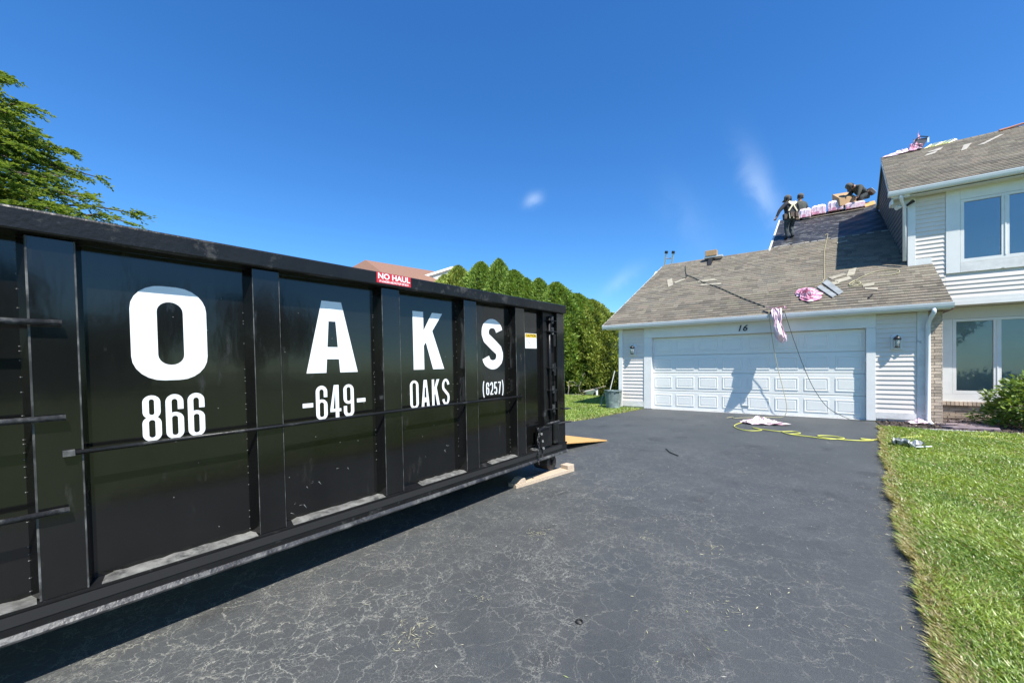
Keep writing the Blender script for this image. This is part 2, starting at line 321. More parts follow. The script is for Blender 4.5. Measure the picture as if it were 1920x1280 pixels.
# ------------------------------------------------------------------ ground, driveway, street
vs_ = [-600, -14, 12.3, 700]; g = MB()
vv = []
for u in (-700, -60, 60, 700):
    for v in vs_: vv.append((u, v, gz(v) if v > -15 else gz(-14)))
fs = []
for i in range(3):
    for j in range(3): a = i*4+j; fs.append((a, a+4, a+5, a+1))
struct(g.add(vv, fs).obj('ground', M['soil']))
RE = [(1.40, 12.30), (1.39, 11.6), (1.27, 10.4), (1.14, 9.27), (1.02, 8.1), (.93, 7.13), (.84, 6.3), (.77, 5.6), (.70, 4.64), (.63, 3.79), (.59, 3.11), (.56, 2.4), (.5, 0), (.45, -3), (.4, -14)]
LE = [(-3.80, 12.3), (-3.86, 11.96), (-4.13, 10.58), (-4.34, 9.32), (-4.65, 8.64), (-5.3, 7.6), (-5.6, 5), (-5.6, 0), (-5.8, -14)]
def edge_u(E_, v):
    E_ = sorted(E_, key=lambda p: p[1])
    for (u0, v0), (u1, v1) in zip(E_, E_[1:]):
        if v0 <= v <= v1: return u0+(u1-u0)*(v-v0)/(v1-v0)
    return E_[0][0] if v < E_[0][1] else E_[-1][0]
g = MB(); vlist = sorted(set([v for _, v in RE+LE]+list(np.arange(-14, 12.3, .35))))
vlist = [-14]+[v for v in vlist if v > -14]; vv = []
for v in vlist:
    j = .012*math.sin(v*9.1)+.010*math.sin(v*23)
    vv += [(edge_u(LE, v)+j, v, gz(v)+.006), (edge_u(RE, v)+j, v, gz(v)+.006)]
# slab reaches under the garage door
vv += [(-3.6, 12.44, .006), (1.25, 12.44, .006)]
fs = [(2*i, 2*i+1, 2*i+3, 2*i+2) for i in range(len(vv)//2-1)]
struct(g.add(vv, fs).obj('driveway', M['asphalt']))
struct(MB().add([(-200, -22, gz(-14)+.01), (200, -22, gz(-14)+.01), (200, -14, gz(-14)+.01), (-200, -14, gz(-14)+.01)], [(0, 1, 2, 3)]).obj('street', M['asphalt']))
# mulch bed, concrete edging strip, flagstones, back patio
b_ = MB(); k = 26; vv = []
for i in range(k+1):
    u = 1.41+(8-1.41)*i/k; e = 11.16+(11.34-11.16)*min(1, (u-1.4)/1.2)
    for v in (e, 11.9, 12.6, 14.38 if u > 2.5 else 12.36):
        vv.append((u, v, gz(min(v, 12.3))+.02+.03*math.sin(u*7+v*5)*(.4 if v == e else 1)*.4))
fs = [(i*4+j, (i+1)*4+j, (i+1)*4+j+1, i*4+j+1) for i in range(k) for j in range(3)]
struct(b_.add(vv, fs).obj('mulch_bed', M['mulch']), 'structure')
vv = []; b_ = MB()
for i in range(30):
    u = 1.36+i*.23; e = 11.10+(11.28-11.10)*min(1, (u-1.36)/1.2)
    vv += [(u, e, gz(e)-.02), (u, e, gz(e)+.035), (u, e+.07, gz(e)+.035), (u, e+.07, gz(e)-.02)]
fs = [(i*4+j, i*4+4+j, i*4+5+j, i*4+1+j) for i in range(29) for j in range(3)]+[(0, 1, 2, 3)]
struct(b_.add(vv, fs).obj('edging_strip', M['concrete']))
for k_, (pts, lab) in enumerate(((((2.34, 12.05), (2.95, 12.75), (3.35, 12.3), (2.85, 11.75)), 'dull purple flagstone lying in the mulch just right of the lower downspout'),
                      (((2.45, 11.45), (2.30, 11.62), (2.72, 11.78), (3.15, 11.80), (3.1, 11.52)), 'long purple flagstone nearest the lawn edging in the mulch bed'),
                      (((2.6, 12.9), (3.0, 13.35), (3.5, 13.2), (3.2, 12.7)), 'flagstone farther back in the mulch below the lower window'))):
    tag(MB().prism([(p[0], p[1]) for p in pts], 2, gz(12)-.0, gz(12)+.055).obj('flagstone', M['flag'], bevel=.012), lab, 'flagstone', 'flagstones in the mulch bed')
struct(MB().prism([(-14, 17.5), (-8.7, 17.55), (-8.2, 18.1), (-8.2, 20.5), (-14, 20.5)], 2, -.05, .04).obj('patio', M['concrete']))
# mulch chips and litter in bed
n_ = 2600; u = rng.uniform(1.42, 4.5, n_); v = rng.uniform(11.2, 13.6, n_); keep = (v < 12.25) | (u > 2.6); u, v = u[keep], v[keep]; n_ = len(u)
cen = np.stack([u, v, np.array([gz(x) for x in v])+.03+rng.uniform(0, .02, n_)], 1); d = rng.normal(size=(n_, 3)); d[:, 2] *= .35
cc = np.array([(.05, .035, .028), (.09, .06, .045), (.14, .10, .08), (.28, .22, .17)])[rng.choice(4, n_, p=[.45, .33, .16, .06])]
struct(mkobj('mulch_chips', leaves(cen, d, rng.normal(size=(n_, 3)), rng.uniform(.03, .08, n_), rng.uniform(.012, .03, n_), cc, 'mulch_chips', M['debris'])), 'stuff')

# ------------------------------------------------------------------ lawn blades
def blades(u, v, h, dry, name, lean=None, zoff=0.):
    n_ = len(u); z = np.where(v < 12.3, -.0332*(12.3-v), 0)+zoff
    ang = rng.uniform(0, 2*np.pi, n_); le = rng.uniform(.25, .95, n_)*h
    # clumped lean, combed by wind and mower
    fx = np.sin(u*3.1+v*1.7)*.5+np.sin(v*4.3-u*2.2)*.4; fy = np.cos(u*2.3-v*2.9)*.5
    dx = np.cos(ang)*le+fx*h*.35; dy = np.sin(ang)*le+fy*h*.35
    if lean is not None: dx += lean*h
    wd = rng.uniform(.0022, .0042, n_)*(1+np.hypot(u, v)*.16)
    a2 = ang+np.pi/2+rng.normal(0, .5, n_); sx, sy = np.cos(a2)*wd, np.sin(a2)*wd
    b0 = np.stack([u-sx, v-sy, z], 1); b1 = np.stack([u+sx, v+sy, z], 1)
    m0 = np.stack([u-sx*.8+dx*.35, v-sy*.8+dy*.35, z+h*.62], 1); m1 = np.stack([u+sx*.8+dx*.35, v+sy*.8+dy*.35, z+h*.62], 1)
    tp = np.stack([u+dx, v+dy, z+h*rng.uniform(.75, 1., n_)], 1)
    V = np.stack([b0, b1, m1, m0, tp], 1).reshape(-1, 3); i0 = np.arange(n_)*5
    Fq = np.concatenate([np.stack([i0, i0+1, i0+2], 1), np.stack([i0, i0+2, i0+3], 1), np.stack([i0+3, i0+2, i0+4], 1)])
    t = rng.uniform(0, 1, (n_, 1)); pn = (np.sin(u*5.3+v*2.9)+np.sin(u*1.7-v*3.8+np.sin(u*3))+np.sin(u*11+v*7)*.6)[:, None]*.17
    t = np.clip(t+pn, 0, 1)
    c = np.array([.15, .255, .035])*(1-t)+np.array([.38, .50, .11])*t
    patch = (np.sin(u*2.1+1.3)*np.sin(v*1.6+u*.8)+.5*np.sin(u*5.1-v*4.3)); dry = np.clip(dry+.22*np.clip(patch-.75, 0, 1), 0, 1)
    dr = (rng.uniform(0, 1, n_) < dry)[:, None]; c = np.where(dr, np.array([.42, .37, .17])*rng.uniform(.7, 1.2, (n_, 1)), c)
    c = np.tile(c, (3, 1))
    return mkobj(name, np_mesh(name, V, Fq, c, M['grass']))
RE_v = np.array([p[1] for p in RE][::-1]); RE_u = np.array([p[0] for p in RE][::-1])
LE_v = np.array([p[1] for p in LE][::-1]); LE_u = np.array([p[0] for p in LE][::-1])
N_ = 2600000
v = rng.uniform(.6, 11.15, N_); u = rng.uniform(.4, 5.2, N_); dist = np.hypot(u, v-.0)
den = np.clip(9.5/np.maximum(dist, 1.2)**1.65, 0, 1.3)*.50
# only keep the wedge a camera standing near the photographer's spot could see
ang_ = np.arctan2(u, v); keep = (rng.uniform(0, 1, N_) < den) & (u > np.interp(v, RE_v, RE_u)-.02) & (ang_ < 0.52+.25/np.maximum(dist, 1)) 
u, v = u[keep], v[keep]; eu = np.interp(v, RE_v, RE_u); de = u-eu
u = u+0.0; wob = .05*np.sin(v*3.7)+.035*np.sin(v*8.3+1)+.02*np.sin(v*21)
keep = de > .4*wob; u, v, de = u[keep], v[keep], de[keep]
h = rng.uniform(.035, .078, len(u))*(1+.25*np.sin(u*4+v*3)); dry = np.clip(.8*np.exp(-np.abs(de-.03)/.07)+.07+.1*(np.sin(u*6+v*4) > .7), 0, 1)
print('lawn blades', len(u))
# dry trimmed fringe along the asphalt
n2 = 9000; v2 = rng.uniform(.9, 11.1, n2)**1.0; d2 = np.abs(rng.normal(0, .06, n2))+.4*(.05*np.sin(v2*3.7)+.035*np.sin(v2*8.3+1)+.02*np.sin(v2*21))-.01
u = np.concatenate([u, np.interp(v2, RE_v, RE_u)+d2]); v = np.concatenate([v, v2]); de = np.concatenate([de, d2]); h = np.concatenate([h, rng.uniform(.02, .055, n2)]); dry = np.concatenate([dry, np.full(n2, .8)])
struct(blades(u, v, h, dry, 'lawn_grass', lean=-.5*np.exp(-np.abs(de)/.12)), 'stuff')
N_ = 90000; v = rng.uniform(8.2, 17.6, N_); u = rng.uniform(-10, -3.7, N_)
ok = (u < np.interp(v, LE_v, LE_u)+.03) & ~((v > 12.2) & (u > -4.7)) & (u > -v*.85+.5)
u, v = u[ok], v[ok]; de = np.where(v < 12.3, np.interp(v, LE_v, LE_u)-u, 1)
struct(blades(u, v, rng.uniform(.03, .06, len(u)), np.clip(.5*np.exp(-np.abs(de)/.12)+.08, 0, 1), 'back_lawn_grass'), 'stuff')
# grass clippings, straw and grit scattered on the driveway
n_ = 650; v = rng.uniform(1.0, 11.5, n_)**1.0; u = rng.uniform(-2.6, 1.3, n_); ok = u < np.interp(v, RE_v, RE_u)-.03; u, v = u[ok], v[ok]; n_ = len(u)
z = np.array([gz(x) for x in v])+.010; d = rng.normal(size=(n_, 3)); d[:, 2] *= .06; nr = np.tile([0, 0, 1.], (n_, 1))+rng.normal(0, .2, (n_, 3))
cc = np.array([(.5, .47, .3), (.55, .53, .45), (.28, .33, .12), (.3, .28, .24)])[rng.choice(4, n_, p=[.4, .3, .15, .15])]
struct(mkobj('driveway_debris', leaves(np.stack([u, v, z], 1), d, nr, rng.uniform(.010, .04, n_), rng.uniform(.002, .006, n_), cc, 'driveway_debris', M['debris'])), 'stuff')
# straw along the lawn edge
n_ = 900; v = rng.uniform(1.2, 9, n_); u = np.interp(v, RE_v, RE_u)-np.abs(rng.normal(0, .07, n_))+.03; z = np.array([gz(x) for x in v])+.012
d = np.stack([-np.ones(n_)*rng.uniform(-.3, 1, n_), rng.normal(0, .9, n_), rng.normal(0, .08, n_)], 1)
struct(mkobj('edge_straw', leaves(np.stack([u, v, z], 1), d, np.tile([0, 0, 1.], (n_, 1)), rng.uniform(.02, .07, n_), rng.uniform(.0015, .0035, n_), np.array([.42, .38, .2])*rng.uniform(.6, 1.1, (n_, 1)), 'edge_straw', M['debris'])), 'stuff')
# little heaps of pale clippings
n_ = 0; CU = []; 
for (cu, cv, s_, k_) in ((-1.83, 2.95, .06, 60), (-1.72, 1.50, .07, 60), (-1.62, 1.95, .03, 14), (-1.05, 3.4, .05, 26), (-.55, 3.5, .05, 26), (-.35, 2.7, .06, 16), (.1, 5.1, .08, 24), (-.6, 6.0, .07, 20), (-1.5, 4.6, .05, 20), (-.4, 8.0, .1, 16)):
    CU.append(np.stack([rng.normal(cu, s_, k_), rng.normal(cv, s_, k_)], 1))
CU = np.concatenate(CU); n_ = len(CU); z = np.array([gz(x) for x in CU[:, 1]])+.012; d = rng.normal(size=(n_, 3)); d[:, 2] *= .1
struct(mkobj('clipping_heaps', leaves(np.stack([CU[:, 0], CU[:, 1], z], 1), d, np.tile([0, 0, 1.], (n_, 1)), rng.uniform(.012, .05, n_), rng.uniform(.0015, .004, n_), np.array([.5, .48, .30])*rng.uniform(.6, 1.1, (n_, 1)), 'clipping_heaps', M['debris'])), 'stuff')

# ------------------------------------------------------------------ the house
house = thing('house', 'two-storey house with pale siding, white double garage door and half-stripped shingle roof', 'house', (0, 12.3, 0))
HI = Matrix.Translation(house.location).inverted()
def hp(mb, name, mt, parent=None, **kw):
    o = mb.obj(name, mt, parent or house, **kw)
    if parent is None: o.matrix_parent_inverse = HI
    return o
def bx(*a): return MB().box(*a)
SL = .64; cs = 1/math.sqrt(1+SL*SL); sn = SL*cs
# --- garage front
def wall_backing():
    m_ = MB()
    m_.box(-4.60, -3.62, 12.312, 12.46, 0.02, 2.50); m_.box(1.27, 2.26, 12.312, 12.46, 0.02, 2.50); m_.box(-3.62, 1.27, 12.42, 12.46, 2.13, 2.50)
    m_.box(-4.60, -4.5, 12.46, 19.8, 0.02, 2.50); m_.box(-4.5, 2.2, 19.7, 19.8, 0, 2.5)
    # gable triangle of the garage and its hidden back
    m_.prism([(12.46, 2.50), (19.7, 2.50), (16.1, 5.05)], 0, -4.58, -4.5)
    m_.prism([(14.8, 4.2), (19.0, 6.85), (19.0, 3.0), (16.2, 3.0)], 0, -.74, -.68)
    return m_
garage_wall = hp(wall_backing(), 'garage_wall', M['siding'])
def siding(u0, u1, z0, z1, v, parent, pitch=.105, name='siding_board', mt=None):
    z = z0
    while z < z1-.02:
        zt = min(z+pitch, z1)
        m_ = MB().prism([(v-.021, z)]+[(v-.003, zt), (v+.011, zt), (v+.011, z)], 0, u0, u1)
        m_.obj(name, mt or M['siding'], parent); z += pitch
siding(-4.495, -3.83, .22, 2.44, 12.30, garage_wall)
siding(1.42, 2.09, .21, 2.44, 12.30, garage_wall)
hp(bx(-4.62, -4.497, 12.262, 12.32, .03, 2.43), 'corner_board', M['trim'], bevel=.004)
hp(bx(2.092, 2.262, 12.262, 12.32, .04, 2.43), 'corner_board', M['old_trim'], bevel=.004)
hp(bx(-4.497, -3.832, 12.268, 12.32, .06, .218), 'skirt_board', M['old_trim'])
hp(bx(1.422, 2.090, 12.268, 12.32, .07, .208), 'skirt_board', M['old_trim'])
hp(bx(-3.83, -3.60, 12.262, 12.45, .015, 2.13), 'door_jamb', M['trim'], bevel=.004)
hp(bx(1.255, 1.418, 12.262, 12.45, .015, 2.13), 'door_jamb', M['trim'], bevel=.004)
hp(bx(-3.83, 1.418, 12.262, 12.45, 2.132, 2.44), 'door_header', M['trim'], bevel=.004)
hp(bx(-4.6, 2.3, 12.33, 12.5, -.3, .015), 'foundation', M['concrete'])
# garage door: sections with raised panels
gd = hp(bx(-3.598, 1.253, 12.425, 12.455, .0, 2.13), 'garage_door', M['door'])
sh = 2.10/4
for r_ in range(4):
    z0 = .03+r_*sh
    m_ = MB().prism([(12.392, z0+.004), (12.388, z0+.012), (12.388, z0+sh-.022), (12.396, z0+sh-.008), (12.424, z0+sh-.008), (12.424, z0+.004)], 0, -3.596, 1.251)
    m_.obj('door_section', M['door'], gd)
pitchu = (1.251+3.596)/8
def door_panel():
    w2, h2 = .245, .165; m_ = MB()
    rings = [(w2, h2, 0), (w2-.006, h2-.006, .010), (w2-.030, h2-.030, .010), (w2-.042, h2-.042, .001), (w2-.060, h2-.060, .008)]
    vs = []
    for a, c, d in rings: vs += [(-a, -d, -c), (a, -d, -c), (a, -d, c), (-a, -d, c)]
    fs = [(i*4+j, i*4+(j+1) % 4, i*4+4+(j+1) % 4, i*4+4+j) for i in range(4) for j in range(4)]+[(16, 17, 18, 19)]
    return m_.add(vs, fs).mesh('door_panel', M['door'])
dpm = door_panel()
for r_ in range(4):
    for c_ in range(8):
        o = mkobj('door_panel', dpm, gd); o.location = (-3.596+pitchu*(c_+.5), 12.3878, .03+sh*(r_+.5)-.005)
bx(-1.25, -1.09, 12.365, 12.388, .20, .225).obj('door_handle', M['metal'], gd)
hp(bx(-3.596, 1.251, 12.38, 12.42, .008, .032), 'door_seal', M['old_trim'])
hp(bx(1.232, 1.256, 12.30, 12.345, 1.36, 1.46), 'door_sensor_box', M['trim'])
# --- roof decks
def slab(poly_uv, plane, th=.09, drop=.012):
    """roof slab from polygon of (u, v); plane(v) -> z"""
    k = len(poly_uv); vs = [(u, v, plane(v)-drop) for u, v in poly_uv]+[(u, v, plane(v)-drop-th) for u, v in poly_uv]
    return MB().add(vs, [tuple(range(k)), tuple(range(2*k-1, k-1, -1))]+[(i, i+k, (i+1) % k+k, (i+1) % k) for i in range(k)])
zl = lambda v: 2.535+SL*(v-11.95)
groof = hp(slab([(-5.02, 12.0), (2.575, 12.0), (2.62, 13.88), (2.19, 13.92), (2.19, 16.1), (-4.31, 16.1)], zl), 'garage_roof', M['deck'])
hp(slab([(-4.31, 16.1), (-.6, 16.1), (-.6, 20.4), (-5.0, 20.4)], lambda v: zl(16.1)-SL*(v-16.1), drop=.014), 'roof_back_slope', M['deck'])
mroof = hp(slab([(-.80, 16.1), (2.19, 16.1), (2.19, 19.05), (-.60, 19.05)], zl, drop=.010), 'main_roof', M['deck'])
hp(slab([(-.60, 19.05), (2.19, 19.05), (2.19, 22.5), (-.60, 22.5)], lambda v: zl(19.05)-SL*(v-19.05), drop=.012), 'roof_back_slope', M['deck'])
# shingles
PAL0 = [(.37, .32, .27), (.30, .26, .215), (.235, .205, .175), (.43, .385, .32), (.32, .285, .25), (.40, .33, .275), (.27, .25, .225), (.35, .32, .25), (.20, .175, .155)]
PAL = [(.172*.3+a*.57*.7, .154*.3+b*.57*.7, .122*.3+c*.525*.7) for a, b, c in PAL0]
PW_ = [.18, .18, .13, .11, .14, .08, .08, .07, .03]
def shingle_mesh(wd, col, e=.145):
    m_ = MB(); t0, t1 = .013, .003; L_ = e+.03
    P_ = lambda x, s, h: (x, s*cs-h*sn, s*sn+h*cs)
    vs = [P_(0, 0, t0), P_(wd, 0, t0), P_(wd, L_, t1), P_(0, L_, t1), P_(0, 0, 0), P_(wd, 0, 0), P_(wd, L_, -.001), P_(0, L_, -.001)]
    sb = e*.74; tb = t0+(t1-t0)*sb/L_; vs += [P_(0, sb, tb), P_(wd, sb, tb)]; dk = tuple(c*.42 for c in col)
    m_.add(vs, [(0, 1, 9, 8), (4, 5, 1, 0), (5, 6, 2, 1), (7, 4, 0, 3)], col); k_ = len(m_.f); m_.f.append((8, 9, 2, 3)); m_.c.append(dk)   # printed shadow band of the laminated shingle
    return m_
def shingles(parent, v0, z0, s_end, ulim, nsingle, e=.145, key=None):
    tabs = []; k = 0; s = 0
    while s < s_end:
        lo, hi = ulim(v0+s*cs)
        if hi > lo:
            u = lo-random.uniform(0, .01)+.0
            while u < hi-.03:
                wd = random.choice((.10, .14, .18, .22, .27, .33)); wd = min(wd, hi-u); tabs.append((u, s, wd, random.choices(PAL, PW_)[0], random.uniform(0, .012) if random.random() < .4 else 0)); u += wd+.002
        s += e
    tabs.sort(key=lambda t: (t[0])**2+(v0+t[1]*cs)**2)
    cache = {}
    for (u, s, wd, col, ds) in tabs[:nsingle]:
        kk = (round(wd, 2), col)
        if kk not in cache: cache[kk] = shingle_mesh(wd, col, e).mesh('shingle', M['shingle'])
        o = mkobj('shingle', cache[kk], parent); o.location = (u, v0+(s-ds)*cs, z0+(s-ds)*sn)
    m_ = MB()
    for (u, s, wd, col, ds) in tabs[nsingle:]:
        q = shingle_mesh(wd, col, e); o_ = (u, v0+(s-ds)*cs, z0+(s-ds)*sn)
        m_.add([(a[0]+o_[0], a[1]+o_[1], a[2]+o_[2]) for a in q.v], q.f, col)
    o = m_.obj('shingles', M['shingle'], parent); o['kind'] = 'stuff'
def ul_garage(v):
    lo = -5.03+(v-11.95)/(16.1-11.95)*.72
    if v > 16.15: lo = -.79
    hi = 2.575+(v-12)*.03 if v < 13.80 else 2.185
    if v > 16.40: return (0, -1)
    return lo, hi
shingles(groof, 11.985, zl(11.985), 5.35, ul_garage, 290)
# ridge cap shingles on the garage
for i in range(24):
    u0 = -4.31+i*.147
    m_ = MB(); c = random.choices(PAL, PW_)[0]
    m_.add([(u0, 16.1-.13, zl(16.1)-.13*SL+.012), (u0+.16, 16.1-.13, zl(16.1)-.13*SL+.006), (u0+.16, 16.1, zl(16.1)+.016), (u0, 16.1, zl(16.1)+.024), (u0, 16.23, zl(16.1)-.13*SL+.012), (u0+.16, 16.23, zl(16.1)-.13*SL+.006)], [(0, 1, 2, 3), (3, 2, 5, 4)], c)
    m_.obj('ridge_cap', M['shingle'], groof)
# felt sheets laid across the stripped roof, overlapping, wrinkled
def felt(v0, v1, name, lift):
    nu, nv = 70, 14; vs = []
    for j in range(nv+1):
        for i in range(nu+1):
            v = v0+(v1-v0)*j/nv; lo = -.79+(v-16.1)*.06; u = lo+(2.188-lo)*i/nu
            wz = .010*math.sin(u*5+v*9+math.sin(u*2.3)*2)+.008*math.sin(u*11-v*16+2)+.005*math.sin(u*23+v*31)
            vs.append((u, v, zl(v)+lift+max(wz, -.008)+.01))
    return MB().add(vs, [(j*(nu+1)+i, j*(nu+1)+i+1, (j+1)*(nu+1)+i+1, (j+1)*(nu+1)+i) for j in range(nv) for i in range(nu)]).obj(name, M['felt'], mroof, smooth=True)
for k_ in range(3): felt(16.36+k_*.88, 16.36+k_*.88+.93, 'roofing_felt', .004+.006*k_)
# pale strip of shingles left torn along the felt's lower edge
for i in range(17):
    u0 = -.70+i*.17; q = bx(0, random.uniform(.10, .2), 0, random.uniform(.02, .05), 0, .012)
    if random.random() < .12: continue
    vs = [(p[0]+u0, 16.33+p[1]*cs+random.uniform(-.0, .0), zl(16.33)+p[1]*sn+p[2]+.016) for p in q.v]
    MB().add(vs, q.f, (.38, .37, .34)).obj('torn_shingle', M['debris'], mroof)
# rakes and drip edges
def rake(pts, w_, h_, name='rake_board', mt=None, par=None):
    vs = []
    for p in pts: vs += [(p[0]-w_, p[1], p[2]-h_), (p[0], p[1], p[2]-h_), (p[0], p[1], p[2]), (p[0]-w_, p[1], p[2])]
    k = len(pts); return hp(MB().add(vs, [(i*4+j, i*4+(j+1) % 4, i*4+4+(j+1) % 4, i*4+4+j) for i in range(k-1) for j in range(4)]+[(3, 2, 1, 0), (k*4-4, k*4-3, k*4-2, k*4-1)]), name, mt or M['trim'])
rake([(-5.03, 11.98, zl(11.98)+.004), (-4.32, 16.1, zl(16.1)+.004)], .025, .14)
rake([(-.80, 16.12, zl(16.12)+.05), (-.61, 19.05, zl(19.05)+.05)], .045, .16)
rake([(2.585, 11.99, zl(11.99)-.022), (2.63, 13.88, zl(13.88)-.022)], .02, .08, mt=M['fascia_dark'])
# soffit and gutters
def gutter(u0, u1, v, z, name='gutter', end=True):
    prof = [(v+.118, z-.005), (v+.118, z-.112), (v+.035, z-.112), (v+.012, z-.07), (v, z-.018), (v, z), (v+.008, z), (v+.012, z-.022), (v+.042, z-.100), (v+.110, z-.100), (v+.110, z-.005)]
    o = hp(MB().prism(prof, 0, u0, u1), name, M['gutter'])
    if end:
        e = [(v+.118, z-.005), (v+.118, z-.112), (v+.035, z-.112), (v+.012, z-.07), (v, z-.018), (v, z)]
        MB().prism(e, 0, u0-.002, u0+.001).obj('end_cap', M['gutter'], o); MB().prism(e, 0, u1-.001, u1+.002).obj('end_cap', M['gutter'], o)
    return o
gutter(-5.04, 2.585, 11.93, 2.555); gutter(1.80, 9.5, 13.50, 5.57)
hp(bx(-4.95, 2.5, 12.052, 12.262, 2.43, 2.445), 'soffit', M['soffit'])
hp(bx(2.27, 2.62, 12.052, 13.88, 2.425, 2.44), 'soffit', M['fascia_dark'])
hp(bx(-4.95, 2.56, 12.05, 12.07, 2.42, 2.54), 'fascia', M['trim'])
# --- brick pier and lower wall
pier = hp(bx(2.266, 2.478, 12.315, 14.5, 0.0, 2.425), 'brick_wall', M['mortar'])
bm_ = {}
def brick(parent, u, v, z, w_, d_=.08, h_=.057):
    kk = (round(w_, 3), d_, h_)
    if kk not in bm_: bm_[kk] = MB().box(0, w_, 0, d_, 0, h_).mesh('brick', M['brick'])
    o = mkobj('brick', bm_[kk], parent); o.location = (u, v, z)
for r_ in range(36):
    z = .005+r_*.067
    if r_ % 2: brick(pier, 2.268, 12.302, z, .095); brick(pier, 2.373, 12.302+random.uniform(0, .003), z, .115)
    else: brick(pier, 2.268, 12.302+random.uniform(0, .003), z, .20, .08); brick(pier, 2.478-.008, 12.302, z, .018)
low = hp(bx(2.48, 9.4, 14.405, 14.6, -.05, .40), 'brick_wall', M['mortar'])
for r_ in range(5):
    z = -.02+r_*.067; u = 2.5-(.10 if r_ % 2 else 0)
    while u < 5.6: brick(low, u, 14.392+random.uniform(0, .003), z, .20); u += .21
u = 2.75
while u < 5.0: brick(low, u, 14.33, .315, .062, .08, .085); u += .072
# --- lower window
hp(bx(2.49, 9.4, 14.42, 14.6, .40, 2.73), 'window_wall', M['trim'])
hp(bx(2.72, 4.9, 14.372, 14.42, .405, .585), 'window_casing', M['trim'], bevel=.003)
hp(bx(2.72, 4.9, 14.372, 14.42, 2.425, 2.70), 'window_casing', M['soffit'], bevel=.003)
hp(bx(2.72, 3.075, 14.372, 14.42, .587, 2.423), 'window_casing', M['trim'], bevel=.003)
hp(bx(4.56, 4.9, 14.372, 14.42, .587, 2.423), 'window_casing', M['trim'], bevel=.003)
def window(u0, um0, um1, u1, z0, z1, v, fw=.062, gm='glass', blind='room', blind2='blind'):
    m_ = MB(); y0, y1 = v-.025, v+.03
    m_.box(u0, u1, y0, y1, z0, z0+fw*1.3); m_.box(u0, u1, y0, y1, z1-fw, z1)
    m_.box(u0, u0+fw, y0, y1, z0+fw*1.3, z1-fw); m_.box(u1-fw, u1, y0, y1, z0+fw*1.3, z1-fw)
    m_.box(um0, um1, y0, y1, z0+fw*1.3, z1-fw)
    m_.box((um0+um1)/2-.012, (um0+um1)/2+.012, y0-.012, y0, z0+fw*1.3, z1-fw)
    wn = hp(m_, 'window', M['trim'], bevel=.003)
    for a, b2, bl in ((u0+fw, um0, blind), (um1, u1-fw, blind2)):
        bx(a, b2, v+.005, v+.009, z0+fw*1.3, z1-fw).obj('pane', M[gm], wn)
        bx(a-.02, b2+.02, v+.05, v+.06, z0, z1).obj('blind', M[bl], wn)
    return wn
lwn = window(3.078, 3.745, 3.87, 4.555, .590, 2.420, 14.40, blind='room', blind2='blind_dim')
bx(3.14, 3.75, 14.437, 14.443, .64, 1.55).obj('lower_blind', M['blind_dim'], lwn)
# --- upper wall (cantilevered)
uw = hp(bx(2.21, 9.5, 13.913, 14.05, 2.75, 5.60), 'upper_wall', M['siding'])
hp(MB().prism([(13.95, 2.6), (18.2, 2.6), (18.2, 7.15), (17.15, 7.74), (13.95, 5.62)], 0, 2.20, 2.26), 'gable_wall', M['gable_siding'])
hp(bx(2.3, 9.5, 18.1, 18.2, 0, 7.1), 'rear_wall', M['siding'])
hp(bx(2.79, 9.5, 13.90, 14.42, 2.715, 2.735), 'soffit', M['soffit'])
siding(2.34, 2.858, 2.88, 5.46, 13.90, uw)
siding(2.86, 9.4, 2.88, 3.40, 13.90, uw)
siding(4.90, 9.4, 3.40, 5.46, 13.90, uw)
hp(bx(2.62, 9.4, 13.872, 13.92, 2.795, 2.878), 'band_board', M['trim']); hp(bx(2.64, 9.4, 13.864, 13.92, 2.705, 2.793), 'band_board', M['trim'])
hp(bx(2.197, 2.338, 13.862, 13.92, 3.6, 5.46), 'corner_board', M['trim'], bevel=.004)
hp(bx(2.34, 2.62, 13.868, 13.92, 3.70, 3.90), 'flashing_board', M['trim'])
hp(bx(2.860, 3.092, 13.866, 13.92, 3.47, 5.46), 'window_casing', M['trim'], bevel=.003)
hp(bx(4.60, 4.90, 13.866, 13.92, 3.47, 5.46), 'window_casing', M['trim'], bevel=.003)
hp(bx(3.094, 4.598, 13.866, 13.92, 3.47, 3.695), 'window_casing', M['old_trim'], bevel=.003)
hp(bx(3.094, 4.598, 13.866, 13.92, 5.185, 5.46), 'window_casing', M['trim'], bevel=.003)
uwn = window(3.096, 3.735, 3.855, 4.596, 3.70, 5.18, 13.895, gm='glass_up', blind='blind', blind2='blind')
bx(3.86, 4.53, 13.93, 13.938, 3.74, 4.30).obj('lower_blind', M['blind_pale'], uwn)
bx(3.17, 3.52, 13.93, 13.938, 3.78, 4.00).obj('window_seat', M['blind_pale'], uwn)
# siding on the gable wall (its shade put into the dark colour, seen at a grazing angle)
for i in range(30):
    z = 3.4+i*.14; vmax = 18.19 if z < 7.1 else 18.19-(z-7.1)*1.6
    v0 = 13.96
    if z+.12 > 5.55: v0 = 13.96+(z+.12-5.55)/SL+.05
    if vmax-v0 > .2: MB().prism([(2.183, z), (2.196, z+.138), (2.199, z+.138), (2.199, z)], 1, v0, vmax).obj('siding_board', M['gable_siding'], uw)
# security light
sl = hp(bx(2.10, 2.18, 13.80, 13.86, 5.20, 5.30), 'security_light', M['grey_plastic'])
MB().tube([(2.10, 13.81, 5.26), (1.97, 13.72, 5.20)], [.03, .055], 10).obj('lamp_head', M['grey_plastic'], sl)
MB().tube([(2.18, 13.81, 5.25), (2.27, 13.70, 5.30)], [.025, .045], 10).obj('lamp_head', M['lamp_black'], sl)
